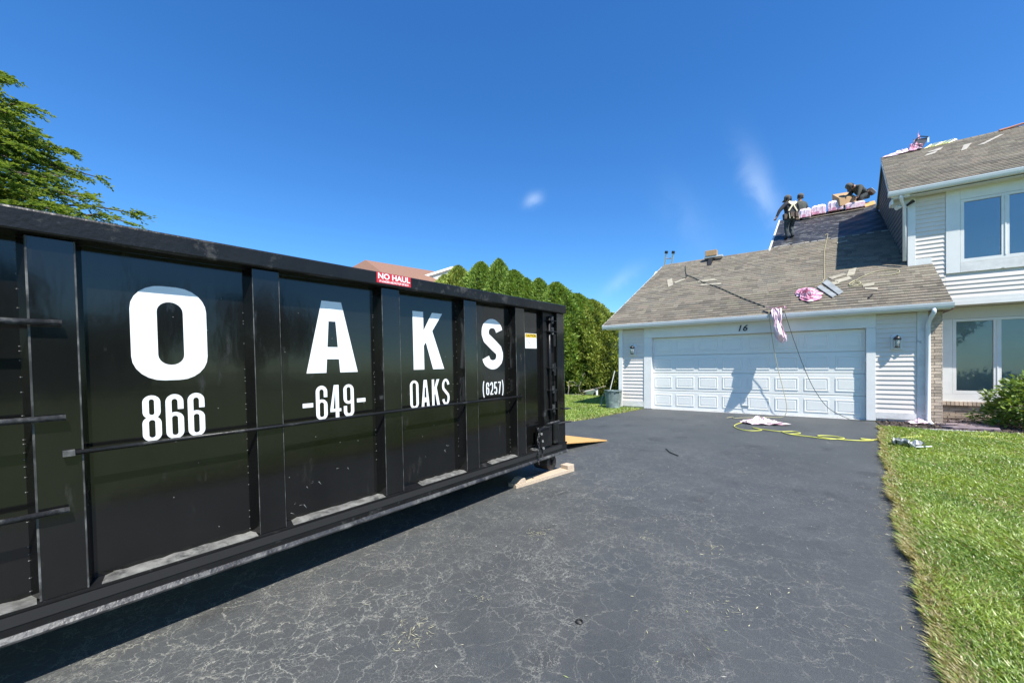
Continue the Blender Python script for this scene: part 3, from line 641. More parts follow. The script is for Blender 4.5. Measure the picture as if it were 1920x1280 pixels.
# --- upper roof
zu = lambda v: 5.57+SL*(v-13.52)
uroof = hp(slab([(1.83, 13.56), (9.6, 13.56), (9.6, 17.15), (2.12, 17.15)], zu), 'upper_roof', M['deck'])
hp(slab([(2.12, 17.15), (9.6, 17.15), (9.6, 18.6), (2.16, 18.6)], lambda v: zu(17.15)-.75*(v-17.15), drop=.014), 'roof_back_slope', M['deck'])
shingles(uroof, 13.545, zu(13.545), 4.28, lambda v: (1.82+(v-13.5)*.082, 7.2), 120)
for i in range(34):
    u0 = 2.12+i*.147; c = random.choices(PAL, PW_)[0]; vr = 17.15; m_ = MB()
    m_.add([(u0, vr-.13, zu(vr)-.13*SL+.012), (u0+.16, vr-.13, zu(vr)-.13*SL+.006), (u0+.16, vr, zu(vr)+.018), (u0, vr, zu(vr)+.026), (u0, vr+.13, zu(vr)-.13*SL+.012), (u0+.16, vr+.13, zu(vr)-.13*SL+.006)], [(0, 1, 2, 3), (3, 2, 5, 4)], c)
    m_.obj('ridge_cap', M['shingle'], uroof)
rake([(1.83, 13.56, zu(13.56)-.004), (2.12, 17.15, zu(17.15)-.004)], .02, .13, mt=M['siding'])
hp(bx(1.86, 2.2, 13.61, 13.86, 5.40, 5.42), 'soffit', M['soffit']); hp(bx(2.2, 9.5, 13.61, 13.866, 5.43, 5.45), 'soffit', M['soffit'])
hp(bx(1.86, 9.5, 13.61, 13.63, 5.42, 5.56), 'fascia', M['trim'])
hp(bx(1.86, 1.90, 13.61, 13.9, 5.28, 5.42), 'rake_return', M['trim'])
hp(bx(1.90, 2.2, 13.84, 13.86, 5.26, 5.42), 'rake_return', M['trim'])
# --- downspouts
def spout(pts, w_=.035, name='downspout'):
    m_ = MB(); m_.tube(pts, w_, 8); return hp(m_, name, M['gutter'], smooth=True)
spout([(2.30, 11.99, 2.45), (2.30, 11.99, 2.37), (2.28, 12.06, 2.30), (2.26, 12.16, 2.22), (2.25, 12.21, 2.12), (2.25, 12.215, .12), (2.26, 12.17, .05), (2.28, 12.08, .02)], .04)
spout([(2.03, 13.58, 5.46), (2.03, 13.58, 5.40), (2.08, 13.70, 5.30), (2.13, 13.80, 5.20), (2.13, 13.80, 3.88)], .036)
# --- wall lamps
def lamp(u, v, z, lab):
    bp = hp(MB().prism([(u-.095, z-.18), (u+.095, z-.18), (u+.095, z+.11), (u+.06, z+.16), (u-.06, z+.16), (u-.095, z+.11)], 1, v-.03, v), 'wall_lamp', M['trim'], label=lab, bevel=.004)
    vc = v-.105
    MB().lathe([(0, .135), (.012, .13), (.02, .11), (.055, .085), (.07, .04), (.062, .03), (0, .03)], (u, vc, z), 14).obj('lamp_cap', M['lamp_black'], bp, smooth=True)
    MB().lathe([(.05, .03), (.052, -.02), (.042, -.13), (0, -.13)], (u, vc, z), 12).obj('lamp_globe', M['lglass'], bp, smooth=True)
    cg = MB()
    for k_ in range(4):
        a = k_*math.pi/2+.78; cg.tube([(u+.058*math.cos(a), vc+.058*math.sin(a), z+.04), (u+.046*math.cos(a), vc+.046*math.sin(a), z-.14)], .004, 5)
    cg.lathe([(0, -.13), (.05, -.13), (.05, -.145), (0, -.15)], (u, vc, z), 12); cg.obj('lamp_cage', M['lamp_black'], bp)
    MB().tube([(u, v-.02, z+.07), (u, v-.07, z+.12), (u, vc, z+.11)], .008, 6).obj('lamp_arm', M['lamp_black'], bp)
    MB().lathe([(0, -.10), (.014, -.10), (.016, -.03), (0, 0)], (u, vc, z), 8).obj('bulb', M['white_vinyl'], bp)
lamp(-4.165, 12.285, 1.80, 'wall lamp on the narrow siding panel left of the garage door'); lamp(1.765, 12.285, 1.80, 'wall lamp on the siding panel right of the garage door')

# ------------------------------------------------------------------ text helper
def text_mesh(body, size, ext=0.0, bold=0.0, xs=1.0, shear=0):
    cu = bpy.data.curves.new('t', 'FONT'); cu.body = body; cu.size = size; cu.offset = bold; cu.extrude = ext; cu.align_x = 'CENTER'; cu.align_y = 'CENTER'; cu.shear = shear; cu.resolution_u = 4
    o = bpy.data.objects.new('t', cu); COL.objects.link(o); dg = bpy.context.evaluated_depsgraph_get()
    me = bpy.data.meshes.new_from_object(o.evaluated_get(dg)); bpy.data.objects.remove(o)
    for v in me.vertices: v.co.x *= xs
    return me
def place_text(me, name, mt, parent, frame, world_inv=False):
    me.materials.clear(); me.materials.append(mt); me.name = name
    me.transform(frame); o = mkobj(name, me, parent)
    return o
# frame mapping text x->+u, y->+z, facing -v
FV = lambda p: Matrix.Translation(p) @ Matrix(((1, 0, 0, 0), (0, 0, -1, 0), (0, 1, 0, 0), (0, 0, 0, 1)))
for ch, uu in (('1', -1.30), ('6', -1.175)):
    o = place_text(text_mesh(ch, .22, .006, .004, 1.05, .25), 'house_number', M['lamp_black'], house, FV((uu, 12.252, 2.27))); o.matrix_parent_inverse = HI; o['label'] = 'black house number %s on the garage door header' % ch

# ------------------------------------------------------------------ the dumpster
aa, tt = R(-3.976), R(1.91)
dn = Vector((math.cos(aa), math.sin(aa), 0)); dh = Vector((-math.sin(aa), math.cos(aa), 0))
dd = dh*math.cos(tt)+Vector((0, 0, math.sin(tt))); dw = -dh*math.sin(tt)+Vector((0, 0, math.cos(tt)))
DM = Matrix((dn, dd, dw)).transposed().to_4x4(); DM.translation = Vector((-2.52, 4.72, 0))
dump = thing('dumpster', 'long black roll-off dumpster lettered OAKS in white, parked on the left of the driveway', 'dumpster', mtx=DM)
Y0, Y1 = -6.35, .06; WD = 2.44
def dp(mb, name, mt='black', parent=None, **kw): return mb.obj(name, M[mt] if isinstance(mt, str) else mt, parent or dump, **kw)
dp(bx(-.112, -.100, Y0+.1, Y1-.12, .16, 1.849), 'side_panel'); dp(bx(-WD+.10, -WD+.112, Y0+.1, Y1-.1, .16, 1.849), 'side_panel')
dp(bx(-WD+.1, -.1, Y0+.05, Y0+.065, .16, 1.849), 'end_panel'); dp(bx(-WD+.02, -.02, Y1-.03, Y1-.01, .17, 1.87), 'rear_door')
dp(bx(-WD, 0, Y0, Y1-.1, .10, .15), 'floor', 'dark')
def top_rail(x0, x1, y0, y1):
    return bx(x0, x1, y0, y1, 1.850, 1.958)
for a in ((-.125, .034, Y0, Y1), (-WD-.008, -WD+.125, Y0, Y1), (-WD+.127, -.127, Y0, Y0+.12), (-WD+.127, -.127, Y1-.12, Y1)):
    dp(top_rail(*a), 'top_rail', 'black_rail', bevel=.012)
ribs = [(-6.27, -6.11), (-5.375, -5.22), (-4.47, -4.317), (-3.565, -3.41), (-2.65, -2.485), (-1.745, -1.575), (-.946, -.79)]
for a, b_ in ribs:
    rb = dp(MB().prism([(-.100, a-.028), (-.012, a), (-.012, b_), (-.100, b_+.028)], 2, .165, 1.849), 'rib', bevel=.004)
    for y_, r_e in ((a+.001, .0045 if a == -4.47 else .0022), (b_-.001, .0035 if a == -4.47 else .0016)): MB().tube([(-.0125, y_, .17), (-.0125, y_, 1.845)], r_e, 6).obj('worn_edge_highlight', M['edge'], rb)  # pale tubes: worn edge, with its bright highlight put into the colour
    wb = MB()
    for k_ in range(46):
        z = .2+k_*.036+random.uniform(-.01, .01)
        if random.random() < .42: wb.lathe([(0, .003), (.003, .0), (0, -.003)], (-.099, a-.030, z), 5)
    wb.obj('weld_beads', M['weld'], rb); dp(bx(-WD+.012, -WD+.1, a, b_, .165, 1.849), 'rib')
# bottom channel rail: web with top lip and bottom flange
dp(MB().prism([(-.10, .150), (0.000, .150), (.004, .158), (.004, .166), (-.10, .172)], 1, Y0, Y1+.02), 'sill_rail', 'black_rail')
dp(bx(-.012, -.004, Y0, Y1+.02, .062, .149), 'rail_web', 'black_rail')
dp(MB().prism([(-.09, .030), (.012, .030), (.014, .040), (.0, .062), (-.09, .062)], 1, Y0, Y1+.03), 'rail_flange', 'steel_edge')
dp(bx(-WD, -WD+.012, Y0, Y1, .03, .16), 'rail_web', 'black_rail')
# dusty sloped ledges between the ribs
edges = ribs+[(-.30, -.2)]
for (a0, b0), (a1, b1) in zip(ribs, edges[1:]):
    s0 = b0+.045+(.14 if a0 > -3 else 0); s1 = a1-.012
    if a1 > -.5: s0 = -.62
    m_ = MB(); k_ = 14; vs = []
    for i in range(k_+1):
        y = s0+(s1-s0)*i/k_; hh = .007+.003*math.sin(i*2.3)+random.uniform(-.002, .002)
        sh_ = .05 if i == 0 else 0
        vs += [(-.099, y+sh_, .173+hh), (-.05, y+sh_*.5, .173+hh*.62), (-.004+random.uniform(-.003, .001), y, .1672), (-.099, y, .1672)]
    fs = [(i*4+j, i*4+4+j, i*4+5+j, i*4+1+j) for i in range(k_) for j in range(3)]+[(0, 1, 2, 3), (k_*4+3, k_*4+2, k_*4+1, k_*4)]
    dp(m_.add(vs, fs), 'dusty_ledge', 'dust')
# tarp rod and ladder rungs
dp(MB().tube([(.006, -4.36, .838), (.006, -3.5, .842), (.008, -2.6, .848), (.006, -1.7, .846), (.006, -.88, .842)], .011, 8), 'tarp_rod', 'black_rail', smooth=True)
dp(bx(-.012, .018, -4.385, -4.345, .825, .852), 'rod_end', 'steel_edge')
for z in (1.452, 1.010, .575):
    dp(MB().tube([(.016, -5.36, z), (.016, -4.37, z)], .014, 8), 'ladder_rung', 'steel_edge', smooth=True)
# undercarriage
for x in (-.72, -1.72): dp(bx(x-.07, x+.07, Y0, Y1-.3, -.10, .099), 'main_skid', 'dark')
for i in range(16): dp(bx(-WD+.02, -.02, Y0+.2+i*.4, Y0+.26+i*.4, .045, .099), 'cross_member', 'dark')
def roller(x0, x1, y, zc, r_):
    o = dp(MB().lathe([(0, x0), (r_*.92, x0), (r_, x0+.012), (r_, x1-.012), (r_*.92, x1), (0, x1)], (0, y, zc), 28, axis=0), 'roller_wheel', 'wheel', smooth=False)
    MB().lathe([(0, x1+.03), (.035, x1+.03), (.035, x1)], (0, y, zc), 12, axis=0).obj('axle', M['steel_edge'], o)
    MB().prism([(y-.05, .03), (y+.05, .03), (y+.03, zc-.03), (y-.03, zc-.03)], 0, x1+.004, x1+.014).obj('axle_bracket', M['black_rail'], o)
roller(-.36, -.12, -.10, -.093, .105); roller(-WD+.12, -WD+.36, -.10, -.093, .105); roller(-.36, -.12, Y0+.4, -.14, .105); roller(-WD+.12, -WD+.36, Y0+.4, -.14, .105)
# rear corner: post, hinge pipe, hinges, latch hardware
dp(bx(-.09, -.006, -.115, .058, .165, 1.849), 'corner_post', bevel=.006); dp(bx(-.098, -.05, -.36, -.117, .165, 1.849), 'post_recess', 'black_rail')
dp(MB().tube([(-.035, -.245, .50), (-.035, -.245, 1.80)], .022, 10), 'hinge_pipe', 'black_rail', smooth=True)
for z, h_ in ((1.74, .03), (1.60, .05), (1.14, .05), (.86, .03), (.62, .03)):
    h0 = dp(MB().box(-.05, .004, -.30, -.12, z, z+h_*.35), 'hinge', 'black_rail', bevel=.004); MB().tube([(-.02, -.20, z-.03), (-.02, -.20, z+.06)], .02, 8).obj('hinge_knuckle', M['steel_edge'], h0)
for z in (1.42, 1.05, .72): dp(MB().box(-.04, .0, -.20, -.15, z, z+.16), 'hinge_strap', 'black_rail', bevel=.004)
dp(MB().tube([(-.02, -.17, .55), (-.02, -.17, .98)], .013, 8), 'latch_rod', 'black_rail')
dp(bx(-.06, .03, -.56, -.30, .19, .44), 'ratchet_box', 'black', bevel=.02); dp(bx(-.03, .02, -.24, -.12, .18, .46), 'latch_plate', 'black_rail', bevel=.03)
dp(MB().tube([(.03, -.62, .40), (.045, -.50, .44), (.03, -.38, .42)], .014, 8), 'ratchet_handle', 'black_rail')
for i in range(13):   # hanging chain
    z = .42-i*.033; c = (.028+.004*math.sin(i), -.60+.012*math.sin(i*1.3), z); pts = []
    for k_ in range(10):
        a = 2*math.pi*k_/10; q = (.011*math.cos(a), .021*math.sin(a)); pts.append((c[0]+(q[0] if i % 2 else 0), c[1]+(0 if i % 2 else q[0]), c[2]+q[1]))
    dp(MB().tube(pts, .0042, 5, closed=True), 'chain_link', 'steel_edge')
for k_ in range(3): dp(MB().tube([(.02, -.54+k_*.02, .36-k_*.09), (.035, -.54+k_*.02, .36-k_*.09)], .016, 8), 'bolt', 'weld')
lt = dp(bx(-.01, .05, .02, .11, .60, .615), 'door_tab', 'steel_edge'); dp(MB().tube([(-.01, -.14, .43), (.02, .02, .435), (.04, .12, .43)], .011, 8), 'latch_handle', 'steel_edge')
dp(MB().tube([(-.01, -.36, .455), (.01, -.12, .465)], .012, 8), 'latch_bar', 'steel_edge')
# weld flecks on panel
wb = MB()
for k_ in range(60): 
    a, b_ = random.choice(ribs); wb.lathe([(0, .003), (.0035, 0), (0, -.003)], (-.0985, random.uniform(-4.2, -.9), random.uniform(.25, 1.7)), 5)
dp(wb, 'paint_flecks', 'weld')
# scuffs
sc = MB()
for (y, z) in ((-3.2, .40), (-2.98, .44), (-3.3, .25), (-1.92, .42)):
    for k_ in range(4):
        y_, z_ = y+random.uniform(-.05, .05), z+random.uniform(-.03, .03); sc.add([(-.0992, y_, z_), (-.0992, y_+random.uniform(.01, .03), z_+random.uniform(-.03, .03)), (-.0992, y_+.004, z_+.003)], [(0, 1, 2)])
dp(sc, 'scuff_marks', 'weld')

# glyphs: local 2D boxes (0..1 wide, 0..1 high), heavy condensed
def rrect(cx, cy, w_, h_, rx, ry, k=7):
    pts = []
    for q, (sx, sy) in enumerate(((1, 1), (-1, 1), (-1, -1), (1, -1))):
        for i in range(k):
            a = q*math.pi/2+(math.pi/2)*i/(k-1); pts.append((cx+sx*(w_/2-rx)+rx*math.cos(a), cy+sy*(h_/2-ry)+ry*math.sin(a)))
    return pts
class G2:
    def __init__(s): s.v = []; s.f = []; s.l = 0
    def _a(s, pts, fs): o = len(s.v); s.v += [(x, y, s.l*.0004) for x, y in pts]; s.f += [tuple(i+o for i in f) for f in fs]; s.l += 1; return s
    def poly(s, pts): return s._a(pts, [tuple(range(len(pts)))])
    def ring(s, o_, i_): k = len(o_); return s._a(o_+i_, [(j, (j+1) % k, (j+1) % k+k, j+k) for j in range(k)])
    def band(s, pts, ws, asp=1.0):
        # variable width ribbon; asp = letter width/height so strokes stay even
        L_, R_ = [], []
        for i, p in enumerate(pts):
            a = pts[max(i-1, 0)]; b2 = pts[min(i+1, len(pts)-1)]; dx, dy = (b2[0]-a[0])*asp, b2[1]-a[1]; q = math.hypot(dx, dy) or 1
            nx, ny = -dy/q, dx/q; wv = ws[i] if isinstance(ws, list) else ws
            L_.append((p[0]+nx*wv/2/asp, p[1]+ny*wv/2)); R_.append((p[0]-nx*wv/2/asp, p[1]-ny*wv/2))
        k = len(pts); return s._a(L_+R_, [(i, i+k, i+k+1, i+1) for i in range(k-1)])
def arc(cx, cy, rx, ry, a0, a1, k=12): return [(cx+rx*math.cos(R(a0+(a1-a0)*i/(k-1))), cy+ry*math.sin(R(a0+(a1-a0)*i/(k-1)))) for i in range(k)]
def glyph(c, asp, st):
    """asp = width/height, st = stroke as a fraction of height"""
    g_ = G2(); sx = st/asp
    if c in 'O0':
        g_.ring(rrect(.5, .5, 1, 1, .40 if asp > .5 else .5, .40*asp if asp > .5 else .5*asp), rrect(.5, .5, 1-2*sx, 1-2*st*.78, (1-2*sx)/2, min((1-2*sx)/2*asp, .2)))
    elif c == 'A':
        t = .33; x = lambda s_, y: s_
        g_.poly([(0, 0), (1.15*sx, 0), (.5-.04, 1), (.5-.19, 1)]); g_.poly([(1-1.15*sx, 0), (1, 0), (.5+.19, 1), (.5+.04, 1)])
        g_.poly([(.24, .19), (.76, .19), (.69, .36), (.31, .36)]); g_.poly([(.40, .72), (.60, .72), (.56, .999), (.44, .999)])
    elif c == 'K':
        g_.poly([(0, 0), (1.05*sx, 0), (1.05*sx, 1), (0, 1)]); g_.poly([(sx, .40), (sx*1.0, .60), (.62, 1), (.97, 1)][0:1]+[(.97, 1), (.62, 1), (sx, .66)])
        g_.poly([(.34, .60), (.58, .74), (1, 0), (1-1.2*sx, 0)])
    elif c == 'S':
        w0 = st*.5; p = arc(.5, .735, .5-sx/2, .265-st*.4, 10, 180, 12)+[(sx/2+.005, .70), (sx/2+.05, .62), (.5, .50), (1-sx/2-.05, .38), (1-sx/2-.005, .30)]+arc(.5, .265, .5-sx/2, .265-st*.4, 0, -170, 12)
        wsl = [st*.95]*3+[st*.85]*6+[st*.95]*3+[st, st*1.02, st*1.05, st*1.02, st]+[st*.95]*3+[st*.85]*6+[st*.95]*3
        g_.band(p, wsl, asp)
    elif c in '8':
        g_.ring(rrect(.5, .745, .94, .51, .46, .47*asp), rrect(.5, .745, .94-2*sx, .51-2*st*.8, (.94-2*sx)/2, min((.94-2*sx)/2*asp, .1)))
        g_.ring(rrect(.5, .275, 1, .55, .5, .5*asp), rrect(.5, .275, 1-2*sx, .55-2*st*.8, (1-2*sx)/2, min((1-2*sx)/2*asp, .1)))
    elif c in '69':
        g_.ring(rrect(.5, .30, 1, .60, .5, .5*asp), rrect(.5, .30, 1-2*sx, .60-2*st*.8, (1-2*sx)/2, min((1-2*sx)/2*asp, .13)))
        p = [(sx/2, .28), (sx/2, .5)]+arc(.5, .99-.5*asp, .5-sx/2, .5*asp-st*.4, 180, 0, 14)+[(1-sx/2, .66)]; g_.band(p, st, asp)
        if c == '9': g_.v = [(1-x, 1-y, z) for x, y, z in g_.v]
    elif c == '4':
        g_.poly([(.48, 0), (.48+1.05*sx, 0), (.48+1.05*sx, 1), (.48, 1)]); g_.poly([(0, .20), (1, .20), (1, .20+st*.85), (0, .20+st*.85)]); g_.poly([(0, .20+st*.8), (.48*.6, .20+st*.8), (.52, 1), (.36, 1)])
    elif c == '2':
        g_.band(arc(.5, .72, .5-sx/2, .28-st*.4, 170, 0, 12)+[(1-sx/2, .66), (.75, .42), (.30, .18), (sx/2+.02, 0)], st, asp); g_.poly([(0, 0), (1, 0), (1, st*.85), (0, st*.85)])
    elif c == '5':
        g_.poly([(.02, 1-st*.85), (.94, 1-st*.85), (.94, 1), (.02, 1)]); g_.poly([(.02, .45), (sx+.02, .45), (sx+.02, 1), (.02, 1)]); g_.band([(sx/2, .53)]+arc(.5, .31, .5-sx/2, .31-st*.4, 110, -165, 14), st, asp)
    elif c == '7': g_.poly([(0, 1-st*.85), (1, 1-st*.85), (1, 1), (0, 1)]); g_.poly([(.18, 0), (.18+1.1*sx, 0), (1, 1-st*.8), (1-1.1*sx, 1-st*.8)])
    elif c == '-': g_.poly([(0, .42), (1, .42), (1, .58), (0, .58)])
    elif c == '(': g_.band(arc(1.2, .5, 1.0, .6, 120, 240, 12), st*.8, asp)
    elif c == ')': g_.band(arc(-.2, .5, 1.0, .6, 60, -60, 12), st*.8, asp)
    return g_
def letter(c, y0, y1, z0, z1, st, x=-.0975):
    g_ = glyph(c, (y1-y0)/(z1-z0), st); m_ = MB()
    vs = [(x+p[2], y0+p[0]*(y1-y0), z0+p[1]*(z1-z0)) for p in g_.v]; m_.add(vs, g_.f)
    names = {'-': 'dash', '(': 'bracket', ')': 'bracket'}
    o = dp(m_, names.get(c, 'digit' if c.isdigit() else 'letter'), 'white_vinyl')
    o['label'] = ('large ' if z1-z0 > .4 else 'small ')+'white '+(names.get(c) or (('digit ' if c.isdigit() else 'letter ')+c))+' on the dumpster side'
letter('O', -4.122, -3.787, 1.165, 1.690, .21); letter('A', -3.215, -2.825, 1.178, 1.705, .235)
letter('K', -2.292, -1.940, 1.180, 1.700, .215); letter('S', -1.418, -1.075, 1.160, 1.700, .215)
for i, c in enumerate('866'): letter(c, -4.088+i*.099, -4.088+i*.099+.080, .832, 1.085, .105)
letter('-', -3.248, -3.175, .855, 1.045, .1)
for i, c in enumerate('649'): letter(c, -3.155+i*.104, -3.155+i*.104+.084, .836, 1.085, .105)
letter('-', -2.838, -2.765, .860, 1.050, .1)
for i, c in enumerate('OAKS'): letter(c, -2.337+i*.122, -2.337+i*.122+.092, .836, 1.085, .105)
letter('(', -1.413, -1.385, .868, 1.033, .1); letter(')', -1.108, -1.080, .868, 1.033, .1)
for i, c in enumerate('6257'): letter(c, -1.362+i*.064, -1.362+i*.064+.048, .885, 1.020, .115)
# decals
FD = lambda p: Matrix.Translation(p) @ Matrix(((0, 0, 1, 0), (1, 0, 0, 0), (0, 1, 0, 0), (0, 0, 0, 1)))
nh = dp(bx(.034, .0365, -2.722, -2.402, 1.872, 1.953), 'no_haul_decal', 'red', label='red NO HAUL sticker on the top rail')
place_text(text_mesh('NO HAUL', .060, 0, .0018, 1.12), 'decal_lettering', M['white_vinyl'], nh, FD((.0375, -2.562, 1.924)))
place_text(text_mesh('IF LOADED ABOVE TOP OF BOX', .0235, 0, .0006, .80), 'decal_lettering', M['white_vinyl'], nh, FD((.0375, -2.562, 1.885)))
cd = dp(bx(-.0998, -.097, -.665, -.435, 1.395, 1.575), 'caution_decal', 'white_vinyl', label='white and yellow CAUTION sticker near the rear corner')
bx(-.0968, -.0962, -.660, -.440, 1.525, 1.570).obj('decal_band', M['yellow'], cd)
place_text(text_mesh('CAUTION', .044, 0, .001, 1.05), 'decal_lettering', M['ink'], cd, FD((-.0955, -.550, 1.547)))
m_ = MB(); m_.tube([(-.0962, -.62, 1.42), (-.0962, -.60, 1.48), (-.0962, -.58, 1.46), (-.0962, -.56, 1.42)], .0035, 4); m_.tube([(-.0962, -.645, 1.49), (-.0962, -.615, 1.505)], .0035, 4)
for k_ in range(4): m_.box(-.0964, -.0962, -.53, -.465+.01*(k_ % 2), 1.495-k_*.02, 1.499-k_*.02)
m_.obj('decal_pictogram', M['grey_ink'], cd)

# ------------------------------------------------------------------ things around the dumpster
cr_ = thing('timber_cribbing', 'sawn lumber plank with cleats lying under the dumpster roller', 'lumber', (-2.57, 4.38, gz(4.4)+.006))
cr_.rotation_euler = (math.atan(.0332), 0, R(-12.5)+0)
MB().box(-.14, .0, -.53, .53, 0, .045).obj('plank', M['lumber'], cr_, bevel=.003); MB().prism([(-.50, .0465), (-.36, .0465), (-.38, .098), (-.44, .098)], 0, -.13, -.005).obj('cleat', M['lumber'], cr_, bevel=.003)
MB().box(-.13, -.003, .40, .53, .0465, .095).obj('cleat', M['lumber'], cr_, bevel=.003)
pl = MB(); A = Vector((-2.86, 7.02, gz(7.02)+.012)); B_ = Vector((-4.27, 6.53, -.066)); C_ = Vector((-4.51, 5.41, .012)); D_ = Vector((-3.12, 5.90, -.085))
th = Vector((0, 0, .018)); pl.add([A, B_, C_, D_, A+th, B_+th, C_+th, D_+th], [(3, 2, 1, 0), (4, 5, 6, 7), (0, 1, 5, 4), (1, 2, 6, 5), (2, 3, 7, 6), (3, 0, 4, 7)])
tag(pl.obj('plywood_sheet', M['ply']), 'orange-tan plywood sheet sticking out low behind the dumpster rear corner', 'plywood')

def tube_thing(pts, r_, name, mt, label, cat, smoothk=4, group=None):
    # Catmull-Rom through the points
    P_ = [Vector(p) for p in pts]; out_ = []
    for i in range(len(P_)-1):
        p0, p1, p2, p3 = P_[max(i-1, 0)], P_[i], P_[i+1], P_[min(i+2, len(P_)-1)]
        for k_ in range(smoothk):
            t = k_/smoothk; out_.append(.5*((2*p1)+(p2-p0)*t+(2*p0-5*p1+4*p2-p3)*t*t+(3*p1-p0-3*p2+p3)*t**3))
    out_.append(P_[-1]); return tag(MB().tube(out_, r_, 6).obj(name, mt, smooth=True), label, cat, group)
def on_drive(pts, h=.014): return [(u, v, gz(v)+.006+h) for u, v in pts]
hz = on_drive([(-1.01, 10.68), (-1.12, 10.27), (-1.14, 9.86), (-.98, 9.5), (-.78, 9.42), (-.62, 9.62), (-.80, 9.86), (-.60, 9.72), (-.30, 9.60), (-.10, 9.74), (.02, 9.56), (-.16, 9.38), (-.28, 9.60), (-.14, 9.34), (.15, 9.24), (.44, 9.14), (.66, 9.34), (.50, 9.50), (.28, 9.42), (.42, 9.22), (.80, 9.20), (1.05, 9.37), (.90, 9.46), (.95, 9.36), (1.20, 9.55)])+[(1.5, 9.85, gz(9.9)+.03), (1.9, 10.2, gz(10.2)+.035), (2.4, 10.5, gz(10.5)+.03), (3.2, 10.85, gz(10.85)+.03), (4.2, 11.0, gz(11)+.03)]
tube_thing(hz, .010, 'air_hose', M['hose'], 'yellow air hose looping across the driveway and onto the lawn', 'hose', 5)
tube_thing([(-.62, 11.93, 2.66), (-.60, 11.90, 2.41), (-.52, 11.92, 1.74), (-.43, 11.95, 1.21), (-.32, 11.95, .69), (-.25, 11.93, .30), (-.27, 11.92, .08)]+on_drive([(-.36, 11.9), (-.63, 11.75), (-.95, 11.5), (-1.15, 11.35), (-1.30, 11.2), (-1.36, 11.4), (-1.46, 11.15)]), .0075, 'hanging_hose', M['rope'], 'thin pale yellow line hanging from the gutter down the garage door to the ground', 'hose', 5)
tube_thing([(-.30, 11.97, 2.62), (-.27, 11.90, 2.50), (-.10, 11.97, 1.87), (.10, 12.0, 1.21), (.30, 12.05, .69), (.56, 12.1, .27), (.9, 12.12, .05), (1.02, 12.14, .012), (1.22, 12.16, .012), (1.40, 12.18, .02)], .0075, 'power_cord', M['cord'], 'dark cord sagging from the gutter diagonally across the garage door to its right corner', 'cord', 5)
def on_roof(pts, h=.03): return [(u, v, zl(v)+h) for u, v in pts]
tube_thing(on_roof([(-3.42, 15.8), (-3.30, 15.3), (-3.18, 14.95), (-2.92, 14.69), (-2.5, 14.18), (-2.05, 13.77), (-1.32, 12.94), (-.72, 12.33)], .035), .012, 'roof_rope', M['cord'], 'dark taut rope lying across the left of the garage roof down to the pink wrapper', 'rope', 3)
tube_thing(on_roof([(-3.22, 15.0), (-3.16, 14.8), (-3.28, 14.72)], .04), .014, 'rope_hook', M['cord'], 'small dark hook at the upper end of the taut roof rope', 'hook', 3)
tube_thing(on_roof([(.69, 16.7), (.76, 16.82), (.74, 16.5), (.63, 15.52), (.57, 14.39), (.51, 13.42), (.13, 13.27), (-.22, 13.15), (-.51, 13.07), (-.75, 13.0)], .03), .007, 'safety_line', M['rope'], 'pale safety line running straight down from the black felt over the shingles', 'rope', 4)
tube_thing(on_roof([(1.00, 13.13), (1.17, 13.32), (1.28, 13.44), (1.56, 13.66), (1.86, 13.71), (2.00, 13.62), (1.97, 13.48), (1.83, 13.41), (1.62, 13.41)], .03), .008, 'coiled_rope', M['rope'], 'yellowish rope in a long open loop near the upper wall corner', 'rope', 4)
tube_thing(on_roof([(1.0, 13.0), (1.09, 12.97), (1.24, 13.12), (1.15, 13.3), (1.02, 13.12), (1.12, 13.0), (1.27, 13.03), (1.16, 13.2), (1.06, 13.08)], .035), .008, 'tangled_rope', M['rope'], 'small tangle of yellow rope at the lower end of the open loop', 'rope', 4)

# crumpled plastic
def crumple(outline, base, name, mt, label, h=.12, group=None, n=3, seed=1, wrapz=None):
    rr = random.Random(seed); m_ = MB(); k = len(outline); cx = sum(p[0] for p in outline)/k; cy = sum(p[1] for p in outline)/k
    for layer in range(n):
        vs = []; rings = 5; sc_ = 1-.18*layer; ox, oy = rr.uniform(-.04, .04)*layer, rr.uniform(-.04, .04)*layer
        for i in range(rings+1):
            t = i/rings
            for (px, py) in outline:
                x = cx+ox+(px-cx)*t*sc_; y = cy+oy+(py-cy)*t*sc_
                hh = h*(.25+layer*.3)*(1-t*.75)*rr.uniform(.1, 1.4)+rr.uniform(0, .03)
                vs.append(base(x+rr.uniform(-.015, .015), y+rr.uniform(-.015, .015), hh+.006*layer))
        fs = [(i*k+j, i*k+(j+1) % k, (i+1)*k+(j+1) % k, (i+1)*k+j) for i in range(rings) for j in range(k)]
        m_.add(vs, fs)
    return tag(m_.obj(name, mt), label, 'plastic wrapper', group)
def dense(pts, k=3):
    o_ = []
    for a, b_ in zip(pts, pts[1:]+pts[:1]):
        for i in range(k): t = i/k; o_.append((a[0]+(b_[0]-a[0])*t+random.uniform(-.02, .02), a[1]+(b_[1]-a[1])*t+random.uniform(-.02, .02)))
    return o_
crumple(dense([(-1.12, 10.55), (-1.02, 11.0), (-.86, 11.05), (-.66, 10.75), (-.40, 10.85), (-.12, 10.62), (-.42, 10.45), (-.75, 10.35), (-.95, 10.35)]), lambda x, y, h: (x, y, gz(y)+.012+h), 'pink_wrapper', M['pinkw'], 'pink and white shingle wrapper crumpled flat on the driveway beside the hose', .13, 'pink shingle wrappers')
